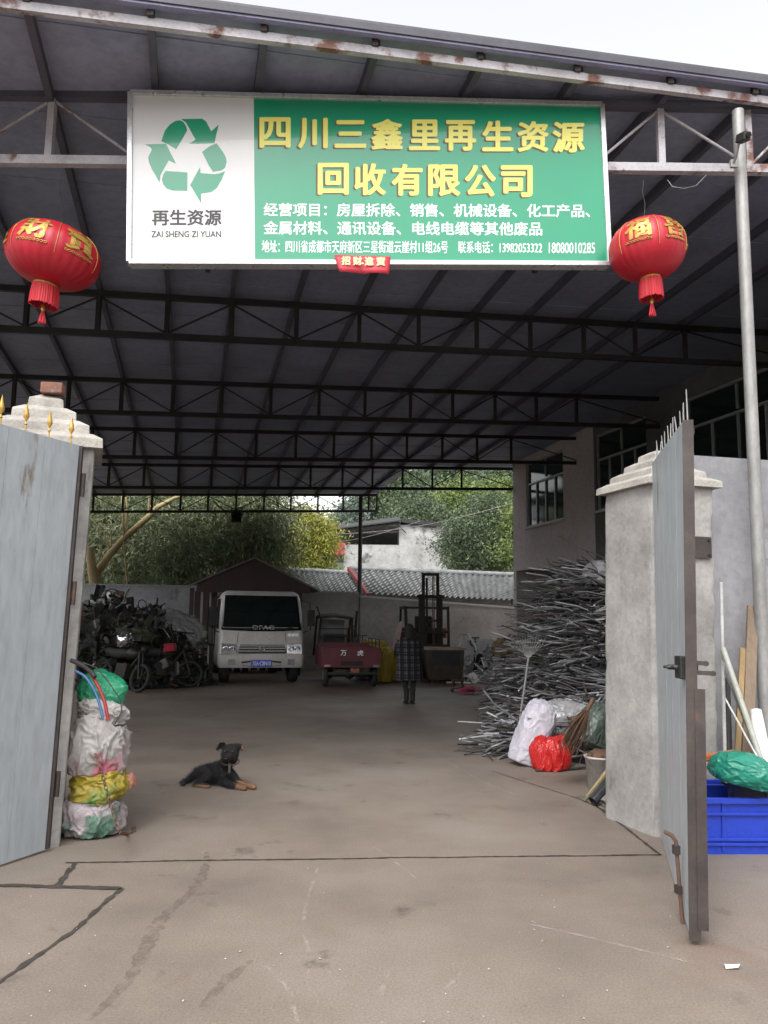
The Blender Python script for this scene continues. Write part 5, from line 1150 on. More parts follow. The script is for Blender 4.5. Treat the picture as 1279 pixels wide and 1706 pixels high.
for x, y in ((.078, .035), (-.036, .055)):
    mb = MB(); mb.tube([(x, y - .005, .29), (x, y, .18), (x, y - .01, .07), (x + .003, y + .03, .04), (x + .006, y + .11, .028)], [.058, .05, .046, .045, .036], 12); mb.box((x + .003, y + .035, .010), (.078, .21, .020)); mb.build('boot', m_black, per)
# ================================================================= TRUCK
def rrect(x, y0, y1, r, n=4):
    P = []
    for cx, cy, a0 in ((-x + r, y0 + r, math.pi), (x - r, y0 + r, 1.5 * math.pi), (x - r, y1 - r * .4, 0), (-x + r, y1 - r * .4, .5 * math.pi)):
        rr = r if cy < (y0 + y1) / 2 else r * .4
        for k in range(n + 1): a = a0 + math.pi / 2 * k / n; P.append((cx + (r - rr) * (1 if cx > 0 else -1) + rr * math.cos(a), cy + rr * math.sin(a)))
    return P
tp = G(431, 1141); truck = thing('truck', 'white light truck with blue number plate parked under the roof', 'truck', tp + V((0, .3, 0)), R(15)); truck.scale = (1.05, 1, 1)
m_tw = mat('dusty_white_paint', (.60, .575, .55), (.50, .47, .44), .38, 0, 2, spot=(.35, .31, .28), spot_thr=.66, spot_scale=3)
m_lamp = mat('lamp_glass', (.42, .42, .42), (.25, .25, .26), .12, .3, 9, fine=0, spec=.8); m_plate = mat('plate_blue', (.05, .12, .80), rough=.4, fine=0)
m_chrome = mat('chrome', (.55, .55, .56), rough=.18, metal=.9, fine=0)
lv = [(.38, .97, .02), (.45, .99, -.015), (.70, .995, -.02), (.74, .99, .01), (.95, .985, .03), (1.20, .975, .06), (1.30, .97, .085), (1.70, .955, .20), (2.06, .92, .32), (2.17, .88, .40), (2.235, .80, .55)]
mb = MB(); mb.loft([[V((x, y, z)) for x, y in rrect(hx, yf, 1.62 if z < 2.1 else 1.5, .11 if z > .5 else .1)] for z, hx, yf in lv], True); o = mb.build('cab', m_tw, truck)
def face(z):                                            # front face depth at a height
    for (za, _, ya), (zb, _, yb) in zip(lv[:-1], lv[1:]):
        if za <= z <= zb: return ya + (yb - ya) * (z - za) / (zb - za)
    return lv[-1][2]
def fpanel(pts, o, th, name, m, parent=truck, bevel=0):
    mb = MB(); n = len(pts); a = [V((x, face(z) - o, z)) for x, z in pts]; b = [p + V((0, th, 0)) for p in a]
    mb.add(a + b, [tuple(range(n)), tuple(range(n, 2 * n))[::-1]] + [(i, (i + 1) % n, n + (i + 1) % n, n + i) for i in range(n)]); return mb.build(name, m, parent, bevel=bevel)
def hxz(z):
    for (za, a, _), (zb, b, _) in zip(lv[:-1], lv[1:]):
        if za <= z <= zb: return a + (b - a) * (z - za) / (zb - za)
    return .8
def wrap(x, z): d = x - (hxz(z) - .11); return 0 if d <= 0 else .11 - math.sqrt(max(0, .0121 - min(d, .109) ** 2))
# windscreen: a bowed grid following the cab
mb = MB(); vs = []; nxw, nzw = 40, 8
for j in range(nzw + 1):
    z = 1.25 + .87 * j / nzw; hw = .935 - .085 * j / nzw; k = 1
    for i in range(nxw + 1):
        u = 2 * i / nxw - 1; zz = z - (.035 * u * u if j == 0 else 0) * -1; vs.append(V((u * hw, face(zz) - .016 + wrap(abs(u) * hw, zz), zz)))
mb.add(vs, [(j * (nxw + 1) + i, j * (nxw + 1) + i + 1, (j + 1) * (nxw + 1) + i + 1, (j + 1) * (nxw + 1) + i) for j in range(nzw) for i in range(nxw)], True)
ws = mb.build('windscreen', m_glass, truck); sm = ws.modifiers.new('t', 'SOLIDIFY'); sm.thickness = .012
mb = MB()
for x0 in (-.45, .25): mb.tube([(x0, face(1.27) - .035, 1.27), (x0 + .5, face(1.33) - .04, 1.36)], .009, 5)
mb.build('wiper', m_black, ws)
fpanel([(-.5, .93), (.52, .93), (.58, .72), (-.54, .72)], .012, .03, 'grille', m_dark)
mb = MB()
for z in (.78, .845, .90): mb.bar((-.52, face(z) - .02, z), (.54, face(z) - .02, z), .02, .022)
mb.build('grille_bar', m_tw, truck)
mb = MB(); c = V((.0, face(.83) - .035, .83))
mb.tube([c + V((.062 * math.cos(t), 0, .062 * math.sin(t))) for t in [k * math.pi / 12 for k in range(25)]], .009, 6, caps=False)
mb.tube([c + V((-.042, 0, -.03)), c + V((-.01, 0, .03)), c + V((.008, 0, .042))], [.008, .016, .003], 6); mb.tube([c + V((.042, 0, -.03)), c + V((.012, 0, .02)), c + V((.002, 0, -.01))], [.008, .014, .003], 6); mb.build('round_emblem', m_chrome, truck)
for s_ in (-1, 1):
    x0, x1 = (.58, .93)
    h = fpanel([(s_ * x0, .945), (s_ * x1, .955), (s_ * (x1 + .01), .70), (s_ * x0, .71)], .02, .05, 'headlight', m_lamp, bevel=.012)
    mb = MB()
    for cx in (.68, .82): mb.lathe([(.02, .0), (.055, .012), (.075, .0)], 16, Matrix.Rotation(R(90), 3, 'X'), c=(s_ * cx, face(.83) - .03, .83))
    mb.build('reflector', m_chrome, h)
    fpanel([(s_ * .60, .585), (s_ * .76, .585), (s_ * .76, .45), (s_ * .60, .45)], .015, .04, 'fog_lamp', m_lamp, bevel=.008)
    fpanel([(s_ * .24, .55), (s_ * .46, .53), (s_ * .44, .43), (s_ * .24, .41)], .004, .02, 'bumper_intake', m_black)
    # side window and mirror
    mb = MB(); P = [V((s_ * .985, .42, 1.30)), V((s_ * .985, 1.35, 1.30)), V((s_ * .94, 1.35, 2.0)), V((s_ * .945, .58, 2.0))]; mb.add(P + [p + V((s_ * .012, 0, 0)) for p in P], [(0, 1, 2, 3), (7, 6, 5, 4), (0, 4, 5, 1), (1, 5, 6, 2), (2, 6, 7, 3), (3, 7, 4, 0)]); mb.build('side_window', m_glass, truck)
    mb = MB(); mb.tube([(s_ * .95, .35, 2.02), (s_ * 1.12, .12, 1.95), (s_ * 1.14, .08, 1.3), (s_ * .97, .2, 1.22)], .014, 6); mb.bar((s_ * 1.14, .06, 1.38), (s_ * 1.14, .06, 1.78), .17, .07); mb.build('mirror', m_black, truck)
    for y, r in ((.62, .40), (4.1, .40)):
        mb = MB(); mb.lathe([(.20, -.10), (.36, -.11), (r, -.07), (r, .07), (.36, .11), (.20, .10)], 32, Matrix.Rotation(R(90), 3, 'Y'), c=(s_ * .80, y, r)); wh = mb.build('wheel', m_black, truck)
        mb = MB(); mb.lathe([(.0, .07), (.10, .075), (.12, .04), (.20, .09), (.21, .095)], 24, Matrix.Rotation(R(90) * s_, 3, 'Y'), c=(s_ * .80, y, r)); mb.build('rim', m_galv, wh)
for x in (-.56, .56):
    mb = MB(); mb.bar((x, face(.97) - .004, .97), (x * .97, face(1.22) - .004, 1.22), .008, .006); mb.build('panel_gap', m_black, truck)
mb = MB(); mb.bar((-.98, face(.725) - .004, .705), (.98, face(.725) - .004, .705), .012, .014); mb.build('bumper_gap', m_black, truck)
fpanel([(-.235, .565), (.235, .565), (.235, .405), (-.235, .405)], .03, .012, 'number_plate', m_plate); npt = truck.children[-1]
mb = MB(); put_text(mb, '川A·C8N10', lambda x, y, o: V((x, face(.48) - .034 - o, y)), -.21, .545, .21, .43, .03, .0)
mb.build('lettering', m_sletter, truck, fix=False)
mb = MB(); put_text(mb, 'DFAC', lambda x, y, o: V((x, face(y) - .022 - o, y)), -.22, 1.385, .28, 1.30, .04, .0); put_text(mb, '凯普特', lambda x, y, o: V((x, face(y) - .006 - o, y)), .60, 1.20, .86, 1.135, .04, .0)
mb.build('badge', m_alu, truck, fix=False)
mb = MB(); mb.box((0, 2.85, .55), (.8, 4.6, .16)); mb.box((0, .62, .40), (1.5, .12, .12)); mb.box((0, 4.1, .40), (1.5, .12, .12)); mb.build('chassis', m_black, truck)
m_bed = mat('bed_blue_black', (.04, .045, .06), (.025, .028, .04), .6, 0, 3)
bed = MB(); bed.box((0, 3.5, .82), (2.02, 3.5, .10)); bed.build('cargo_bed', m_bed, truck)
for s_ in (-1, 1):
    mb = MB(); mb.box((s_ * 1.03, 3.5, 1.09), (.05, 3.5, .42)); sd = mb.build('bed_side', m_tw, truck)
    mb = MB()
    for y in [1.78 + i * .43 for i in range(9)]: mb.bar((s_ * 1.045, y, .80), (s_ * 1.045, y, 1.85), .05, .06)
    for z in (1.36, 1.52, 1.68, 1.83): mb.bar((s_ * 1.03, 1.78, z), (s_ * 1.03, 5.22, z), .03, .045)
    mb.build('stake_rail', m_bed, truck)
mb = MB(); mb.box((0, 1.74, 1.35), (2.0, .06, 1.0)); mb.bar((-.98, 1.72, 2.1), (.98, 1.72, 2.1), .05, .06); mb.bar((-.98, 1.72, .9), (-.98, 1.72, 2.1), .05, .06); mb.bar((.98, 1.72, .9), (.98, 1.72, 2.1), .05, .06); mb.build('headboard', m_oldwood, truck)
# ================================================================= CARGO TRICYCLE (seen from its cargo box)
kp = G(585, 1147); trike = thing('cargo_tricycle', 'dark red motor tricycle with an open cargo box beside the truck', 'tricycle', kp + V((0, .1, 0)), R(10))
m_maroon = mat('faded_maroon_paint', (.15, .024, .036), (.10, .018, .026), .5, 0, 3, spot=(.07, .04, .04), spot_thr=.64)
mb = MB(); BW, y0, y1, z0, z1 = .66, -.02, 1.75, .46, .92
mb.box((0, .87, z0 + .02), (BW * 2, 1.77, .04)); mb.box((-BW, .87, .69), (.035, 1.77, .46)); mb.box((BW, .87, .69), (.035, 1.77, .46)); mb.box((0, 1.74, .72), (BW * 2 - .036, .035, .52)); mb.build('cargo_box', m_maroon, trike, bevel=.005)
mb = MB(); mb.box((0, 0, .69), (BW * 2 - .037, .035, .455)); tg = mb.build('tailgate', m_maroon, trike, bevel=.006)
mb = MB(); mb.box((-.0, -.022, .56), (.52, .012, .10)); mb.build('recess_panel', m_black, tg)
for ch, x in (('万', -.20), ('虎', .19)):
    mb = MB(); put_text(mb, ch, lambda x_, y_, o: V((x_, -.019 - o, y_)), x - .07, .855, x + .07, .74, .03, .001); mb.build('lettering', m_sletter, tg, fix=False)
for s_ in (-1, 1):
    mb = MB(); mb.bar((s_ * .50, -.03, .505), (s_ * .64, -.03, .505), .03, .05); mb.build('tail_lamp', mat('tail_lamp', (.55, .30, .28), (.5, .1, .08), .2, 0, 30, fine=0) if s_ < 0 else m_lamp, trike)
    mb = MB(); mb.lathe([(.12, -.05), (.24, -.055), (.27, -.03), (.27, .03), (.24, .055), (.12, .05)], 28, Matrix.Rotation(R(90), 3, 'Y'), c=(s_ * .57, .40, .27)); wh = mb.build('wheel', m_black, trike)
    mb = MB(); mb.lathe([(.0, .03), (.06, .035), (.12, .052)], 18, Matrix.Rotation(R(90) * s_, 3, 'Y'), c=(s_ * .57, .40, .27)); mb.build('rim', m_galv, wh)
mb = MB(); mb.tube([(-.50, .4, .27), (.50, .4, .27)], .04, 8); mb.lathe([(.0, -.11), (.09, -.06), (.11, 0), (.09, .06), (0, .11)], 12, c=(0, .4, .27)); mb.build('rear_axle', m_black, trike)
mb = MB(); mb.bar((-.55, -.06, .34), (.62, -.06, .34), .03, .045); mb.bar((-.4, -.05, .34), (-.4, .02, .47), .03); mb.bar((.4, -.05, .34), (.4, .02, .47), .03); mb.build('rear_bumper', m_dark, trike)
mb = MB(); mb.box((.06, -.085, .40), (.20, .008, .10)); mb.build('small_plate', mat('dull_orange_plate', (.30, .12, .07), rough=.5), trike)
mb = MB()
for y in (.1, .65, 1.2, 1.7): mb.bar((.66, y, .92), (.66, y, 1.10), .022)
for z in (1.0, 1.10): mb.bar((.66, .08, z), (.66, 1.72, z), .022)
for x in (.22, .36, .50): mb.bar((x, 1.74, .98), (x, 1.74, 1.16), .022)
mb.bar((-.6, 1.74, 1.16), (.62, 1.74, 1.16), .025); mb.tube([(.10, 1.74, .95), (.12, 1.74, 1.32), (.20, 1.74, 1.42), (.32, 1.74, 1.36), (.38, 1.74, .98)], .018, 6); mb.build('rail', m_dark, trike)
for x in (-.62, .28):
    mb = MB(); mb.bar((x, 1.95, .5), (x + (.08 if x < 0 else -.02), 2.0, 1.62), .05); mb.build('cab_post', m_black, trike); mb = MB(); mb.bar((x, 3.0, .6), (x + .05, 2.8, 1.62), .045); mb.build('cab_post', m_black, trike)
mb = MB(); mb.bar((-.6, 1.95, 1.32), (.28, 1.95, 1.32), .03); mb.build('cross_bar', m_black, trike)
mb = MB(); rings = []
for y, zc in ((1.85, 1.63), (2.1, 1.68), (2.6, 1.70), (2.95, 1.63)): rings.append([V((-.60, y, zc - .05)), V((-.50, y, zc)), V((-.16, y, zc + .03)), V((.18, y, zc)), V((.30, y, zc - .05)), V((.28, y, zc - .07)), V((-.16, y, zc - .01)), V((-.58, y, zc - .07))])
mb.loft(rings, True); mb.build('canopy', mat('black_canopy_cloth', (.03, .026, .03), (.045, .035, .04), .8, 0, 3), trike)
mb = MB(); P = [V((-.46, 3.0, .95)), V((.16, 3.0, .95)), V((.18, 2.85, 1.55)), V((-.46, 2.85, 1.55))]; mb.add(P + [p + V((0, .008, 0)) for p in P], [(0, 1, 2, 3), (7, 6, 5, 4), (0, 4, 5, 1), (1, 5, 6, 2), (2, 6, 7, 3), (3, 7, 4, 0)]); mb.build('windshield', m_clear, trike)
mb = MB(); mb.box((-.2, 2.2, .72), (.55, .45, .14)); mb.box((-.2, 1.98, .98), (.55, .08, .42)); mb.build('seat', m_black, trike, bevel=.03)
mb = MB(); mb.tube([(-.16, 2.6, .4), (-.16, 2.75, 1.05)], .03, 8); mb.tube([(-.55, 2.55, 1.12), (-.3, 2.72, 1.08), (-.02, 2.72, 1.08), (.22, 2.55, 1.12)], .016, 6); mb.tube([(-.16, 2.75, .9), (-.16, 3.05, .3)], .04, 8); mb.build('handlebar', m_black, trike)
mb = MB(); mb.lathe([(.12, -.045), (.25, -.05), (.28, -.02), (.28, .02), (.25, .05), (.12, .045), (.12, -.045)], 26, Matrix.Rotation(R(90), 3, 'Y'), c=(-.16, 3.05, .28)); mb.build('front_wheel', m_black, trike)
mb = MB(); mb.box((-.16, 2.1, .40), (.6, 1.5, .12)); mb.build('frame', m_black, trike)
mb = MB(); mb.bar((-.52, 1.9, 1.5), (-.66, 1.92, 1.88), .16, .04); mb.build('mirror', m_black, trike); mb = MB(); mb.bar((.33, 1.95, 1.1), (.38, 1.95, 1.78), .06, .04); mb.build('mirror', m_black, trike)
# ================================================================= FORKLIFT
m_fk = mat('grimy_forklift_paint', (.022, .018, .016), (.04, .03, .025), .65, .2, 4, spot=(.14, .075, .04), spot_thr=.62)
fp = G(722, 1136) + V((0, .75, 0)); fk = thing('forklift', 'grimy dark forklift with tall mast standing before the low wall', 'forklift', fp, R(8))
mb = MB()
for s_ in (-1, 1): mb.bar((s_ * .27, .12, .08), (s_ * .27, .22, 2.25), .11, .09)
mb.bar((-.38, .18, 2.20), (.38, .18, 2.20), .07, .08); mb.bar((-.3, .15, 1.55), (.3, .15, 1.55), .05, .06); mb.build('outer_mast', m_fk, fk)
mb = MB()
for s_ in (-1, 1): mb.bar((s_ * .20, .10, .30), (s_ * .20, .235, 2.84), .08, .075)
mb.bar((-.22, .23, 2.80), (.22, .23, 2.80), .06, .08); mb.tube([(-.10, .16, .3), (-.10, .235, 2.7)], .03, 8); mb.build('inner_mast', m_fk, fk)
mb = MB(); mb.tube([(.05, .08, .5), (.05, .2, 2.75)], .014, 6); mb.tube([(.09, .08, .5), (.09, .2, 2.75)], .014, 6); mb.build('lift_chain', m_rust, fk)
mb = MB(); mb.bar((-.5, .02, .52), (.5, .02, .52), .05, .09); mb.bar((-.5, .02, .88), (.5, .02, .88), .05, .09)
for x in (-.45, -.15, .15, .45): mb.bar((x, .02, .5), (x, .02, 1.25), .035, .04)
mb.bar((-.46, .02, 1.25), (.46, .02, 1.25), .035, .05); mb.build('carriage', m_fk, fk)
for s_ in (-1, 1):
    mb = MB(); mb.bar((s_ * .33, -.02, .08), (s_ * .33, -.02, .9), .12, .05); mb.bar((s_ * .33, -.0, .07), (s_ * .33, -1.0, .05), .12, .045); mb.build('fork', m_fk, fk)
    mb = MB(); mb.lathe([(.16, -.11), (.29, -.12), (.33, -.09), (.33, .09), (.29, .12), (.16, .11), (0, .10)], 28, Matrix.Rotation(R(90), 3, 'Y'), c=(s_ * .52, .42, .33)); mb.build('front_wheel', m_black, fk)
    mb = MB(); mb.lathe([(.1, -.07), (.22, -.08), (.25, -.05), (.25, .05), (.22, .08), (.1, .07), (0, .06)], 24, Matrix.Rotation(R(90), 3, 'Y'), c=(s_ * .46, 1.75, .25)); mb.build('rear_wheel', m_black, fk)
mb = MB(); mb.loft([[V((-.55, .45, z)), V((.55, .45, z)), V((.55, 2.2, z)), V((-.55, 2.2, z))] for z in (.22, .85)], False); mb.loft([[V((-.52, .95, z)), V((.52, .95, z)), V((.52, 2.2, z)), V((-.52, 2.2, z))] for z in (.85, 1.34)], False); mb.build('body', m_fk, fk, bevel=.03)
mb = MB(); mb.loft([[V((-.5, 2.0, .3)), V((.5, 2.0, .3)), V((.5, 2.45, .3)), V((-.5, 2.45, .3))], [V((-.5, 2.0, 1.15)), V((.5, 2.0, 1.15)), V((.48, 2.35, 1.15)), V((-.48, 2.35, 1.15))]], False); mb.build('counterweight', m_fk, fk, bevel=.05)
mb = MB()
for s_ in (-1, 1): mb.bar((s_ * .58, .55, .85), (s_ * .60, .72, 1.90), .07, .07); mb.bar((s_ * .56, 1.9, 1.1), (s_ * .58, 1.65, 1.90), .06, .06); mb.bar((s_ * .60, .68, 1.90), (s_ * .58, 1.70, 1.90), .06, .08)
for y in (.70, .95, 1.2, 1.45, 1.68): mb.bar((-.60, y, 1.905), (.60, y, 1.905), .05, .05)
mb.build('overhead_guard', m_dark, fk)
mb = MB(); mb.box((0.05, 1.25, 1.2), (.5, .5, .14)); mb.box((.05, 1.48, 1.45), (.5, .1, .45)); mb.build('seat', m_black, fk, bevel=.03)
mb = MB(); mb.tube([(-.1, .85, 1.0), (-.1, .95, 1.28)], .02, 6); mb.tube([V((-.1, .95, 1.29)) + V((.17 * math.cos(t), .05 * math.sin(t), .15 * math.sin(t))) for t in [k * math.pi / 8 for k in range(17)]], .014, 6, caps=False); mb.build('steering_wheel', m_black, fk)
mb = MB(); mb.lathe([(.05, 0), (.06, .05), (.05, .12), (.0, .14)], 12, c=(.48, .62, 1.22)); mb.box((.48, .62, 1.15), (.09, .07, .14)); mb.build('signal_lamp', mat('orange_lamp', (.45, .09, .03), rough=.3), fk)
# the bin on its forks
bp_ = G(741, 1138); bn = thing('scrap_bin', 'rusty open steel bin with folded rim in front of the forklift', 'bin', bp_ + V((0, .05, 0)), R(6))
m_bin = mat('dirty_bin_steel', (.085, .062, .048), (.045, .034, .028), .6, .3, 2.5, spot=(.05, .035, .03), spot_thr=.56, spot_scale=3)
mb = MB()
def rg(x, ya, yb, z): return [V((-x, ya, z)), V((x, ya, z)), V((x, yb, z)), V((-x, yb, z))]
mb.loft([rg(.42, .0, .45, .08), rg(.475, -.03, .55, .35), rg(.50, -.05, .58, .84), rg(.47, -.02, .55, .84), rg(.44, .0, .52, .40), rg(.38, .03, .42, .14)], False); mb.build('box', m_bin, bn, bevel=.012)
mb = MB(); mb.add([(-.36, -.052, .78), (.40, -.052, .78), (.36, -.046, .42), (-.30, -.046, .46)] , [(0, 1, 2, 3)]); mb.build('recess_shade', m_black, bn)  # flat black patch painting the shade of a recess
mb = MB(); 
for a, b in (((-.52, -.06), (.52, -.06)), ((.52, -.06), (.52, .6)), ((.52, .6), (-.52, .6)), ((-.52, .6), (-.52, -.06))): mb.bar((*a, .85), (*b, .85), .05, .06)
mb.build('rim', mat('worn_rim', (.34, .27, .21), (.22, .17, .13), .5, .3, 5), bn)
mb = MB(); mb.bar((-.3, .1, .05), (-.3, .4, .05), .08, .10); mb.bar((.3, .1, .05), (.3, .4, .05), .08, .10); mb.build('skid', m_bin, bn)
mb = MB(); rnd = random.Random(2)
for i in range(60):
    c = V((rnd.uniform(-.42, .42), rnd.uniform(.02, .5), .72 + rnd.uniform(0, .16))); M = Euler((rnd.uniform(0, 3), rnd.uniform(0, 3), rnd.uniform(0, 3))).to_matrix(); mb.box(c, (rnd.uniform(.05, .25), rnd.uniform(.02, .1), rnd.uniform(.01, .06)), M)
tag(mb.build('scrap_pieces', m_dark), 'dark metal scrap pieces filling the steel bin', 'scrap', kind='stuff')
# ================================================================= SMALL THINGS ROUND THE FORKLIFT
m_ysk = sackmat('dusty_yellow_sack', (.42, .31, .035), (.30, .21, .03), spot=(.50, .46, .36), thr=.66)
for lab, x, y, Y, s_, m, sd in (('yellow sack lying highest behind the tricycle', 622, 1085, 21.2, (.75, .6, .45), m_ysk, 41), ('yellow sack standing right of the tricycle box', 641, 1125, 20.6, (.55, .5, .85), m_ysk, 42),
        ('yellow sack behind the person, nearest the forklift', 662, 1126, 21.0, (.7, .5, .8), m_ysk, 43), ('pale sack slumped behind the tricycle cab', 610, 1104, 21.4, (.6, .5, .8), m_sk4, 44)):
    p = at(x, y, Y); p.z = max(0, p.z - s_[2] * .35) if y < 1100 else 0
    sack('sack', lab, 'sack', p, s_, m, sd, sd * .7, amp=.10)
p = gx(655, 21.8); mb = MB(); a, b = at(645, 1085, 21.3), at(668, 1035, 21.9); 
P = [at(643, 1100, 21.2), at(663, 1082, 21.4), at(672, 1032, 21.8), at(664, 1038, 21.8)]; mb.add(P + [q_ + V((0, .02, 0)) for q_ in P], [(0, 1, 2, 3), (7, 6, 5, 4), (0, 4, 5, 1), (1, 5, 6, 2), (2, 6, 7, 3), (3, 7, 4, 0)])
tag(mb.build('pink_board', mat('pale_pink_panel', (.50, .38, .36), (.38, .28, .27), .7, 0, 2)), 'pale pink board propped up behind the person', 'board')
mb = MB(); c = gx(672, 22.2); mb.box((c.x + .25, 22.6, .62), (.75, .5, 1.24)); tag(mb.build('dark_cabinet', mat('rusty_cabinet', (.09, .055, .045), (.06, .04, .035), .8, 0, 2), bevel=.02), 'dark rusty cabinet left of the forklift', 'cabinet')
# pallet truck
pj = G(800, 1135) + V((0, 1.4, 0)); root = thing('pallet_truck', 'old pallet truck with loop handle right of the forklift', 'pallet truck', pj, R(20))
mb = MB(); mb.tube([(0, 0, .2), (0, -.06, .82)], .026, 8); lp_ = [(0, -.06, .82), (-.13, -.07, .90), (-.16, -.07, 1.0), (-.10, -.07, 1.09), (.10, -.07, 1.09), (.16, -.07, 1.0), (.13, -.07, .90), (0, -.06, .82)]; mb.tube(lp_, .018, 8); mb.bar((0, -.065, .85), (0, -.07, 1.09), .03); mb.build('loop_handle', m_black, root)
mb = MB(); mb.lathe([(.0, 0), (.10, 0), (.10, .25), (.06, .30), (.0, .3)], 14, c=(0, .05, .12)); mb.build('pump', m_fk, root)
for s_ in (-1, 1):
    mb = MB(); mb.bar((s_ * .2, .1, .12), (s_ * .2, 1.25, .10), .15, .06); mb.build('fork', m_fk, root)
    mb = MB(); mb.lathe([(.0, -.025), (.09, -.025), (.09, .025), (0, .025)], 18, Matrix.Rotation(R(90), 3, 'Y'), c=(s_ * .07, 0, .09)); mb.build('wheel', m_black, root)
m_alsc = mat('bright_aluminium_scrap', (.55, .55, .56), (.36, .36, .37), .38, .5, 4)
def junk(name, label, cat, cx, cy, rx_, ry_, hz, n, mats, seed, wts, smax=.3, kind='stuff'):
    rnd = random.Random(seed); mb = MB()
    for i in range(n):
        a = rnd.uniform(0, 6.28); rr = rnd.random() ** .5; x, y = cx + rx_ * rr * math.cos(a), cy + ry_ * rr * math.sin(a); h = hz * (1 - rr ** 2) * (1 + .3 * noise.noise(V((x * 2, y * 2, seed)))); z = h * rnd.uniform(.2, 1)
        M = Euler((rnd.uniform(0, 3), rnd.uniform(0, 3), rnd.uniform(0, 3))).to_matrix(); mb.m = rnd.choices(range(len(mats)), wts)[0]; k = rnd.random()
        if k < .4: mb.box((x, y, max(.05, z)), (rnd.uniform(.08, smax), rnd.uniform(.04, smax * .6), rnd.uniform(.008, .09)), M)
        elif k < .75:
            L_ = rnd.uniform(.2, smax * 2.6); d = M @ V((1, 0, 0)); d.z *= .4; c = V((x, y, max(.03, z))); P = [c - d * L_ / 2, c + V((rnd.gauss(0, .06), rnd.gauss(0, .06), rnd.gauss(0, .04))), c + d * L_ / 2]
            for q_ in P: q_.z = max(.02, q_.z)
            mb.tube(P, rnd.uniform(.007, .022), 6)
        elif k < .9: mb.lathe([(rnd.uniform(.05, .13), -.03), (rnd.uniform(.05, .16), .03)], 14, M, c=(x, y, max(.08, z)))
        else:
            t0 = rnd.uniform(.06, .18); mb.tube([V((x, y, max(.1, z))) + M @ V((t0 * math.cos(t), t0 * math.sin(t), 0)) for t in [q_ * math.pi / 7 for q_ in range(15)]], .012, 5, caps=False)
    o = mb.build(name, mats, fix=False); return tag(o, label, cat, kind=kind)
c = gx(800, 21.3); junk('aluminium_scrap', 'heap of bright aluminium scrap right of the forklift', 'scrap heap', c.x + .25, 21.3, 1.2, .9, .85, 170, [m_alsc, m_white, m_dark], 5, (.55, .3, .15), .45)
wbx = G(806, 1129); root = thing('white_appliance', 'white appliance casing with a round opening lying by the pallet truck', 'appliance', wbx + V((0, .35, 0)), R(12))
mb = MB(); mb.box((0, .15, .26), (.42, .3, .5)); mb.build('casing', m_white, root, bevel=.02)
mb = MB(); mb.tube([(.11 * math.cos(t), -.012, .16 + .08 * math.sin(t)) for t in [k * math.pi / 10 for k in range(21)]], .012, 6, caps=False); mb.build('ring', m_dark, root)
fr = thing('window_frame', 'white metal frame propped on the scrap before the low wall', 'frame', gx(786, 22.6)); mb = MB(); P = [at(762, 1088, 22), at(770, 1058, 22.3), at(779, 1057, 22.3), at(790, 1072, 22), at(796, 1090, 21.9)]
mb.tube(P, .03, 4); mb.build('frame_bar', m_white, fr, world=True)
mb = MB(); s0 = at(826, 1080, 22.4); mb.box((s0.x, 22.6, s0.z), (1.6, .06, .5)); 
for i in range(6): mb.bar((s0.x - .78, 22.55, s0.z - .22 + i * .085), (s0.x + .78, 22.55, s0.z - .22 + i * .085), .03, .02)
mb.build('louvre_panel', m_alsc, fr, world=True)
st = G(763, 1153); root = thing('wooden_stool', 'small dark wooden stool standing before the steel bin', 'stool', st); mb = MB(); mb.box((0, .1, .24), (.26, .22, .04)); mb.build('seat', m_oldwood, root)
for i in (-1, 1):
    for j in (-1, 1):
        mb = MB(); mb.bar((i * .13, .1 + j * .11, 0), (i * .09, .1 + j * .07, .22), .035); mb.build('leg', m_oldwood, root)
mb = MB(); mb.bar((-.11, .0, .08), (.11, .0, .08), .02, .03); mb.bar((-.11, .2, .08), (.11, .2, .08), .02, .03); mb.build('stretcher', m_oldwood, root)
mb = MB(); rnd = random.Random(3); c = G(785, 1156)
for i in range(70):
    p = c + V((rnd.gauss(0, .13), rnd.gauss(0, .10), rnd.uniform(.01, .16))); mb.tube([p, p + V((rnd.gauss(0, .05), rnd.gauss(0, .05), rnd.uniform(0, .03))), p + V((rnd.gauss(0, .09), rnd.gauss(0, .06), 0))], .010, 5)
for v in mb.v: v.z = max(.004, v.z)
tag(mb.build('pink_net', mat('pink_plastic_net', (.50, .05, .12), (.36, .09, .12), .5, 0, 6)), 'tangle of pink plastic netting on the floor beside the stool', 'net')
c = G(742, 1137); mb = MB(); mb.tube([c + V((0, -.25, .02)), c + V((.3, -.22, .025)), c + V((.62, -.28, .02))], .02, 6); tag(mb.build('pale_strip', m_white), 'pale strip lying on the floor under the steel bin', 'strip')
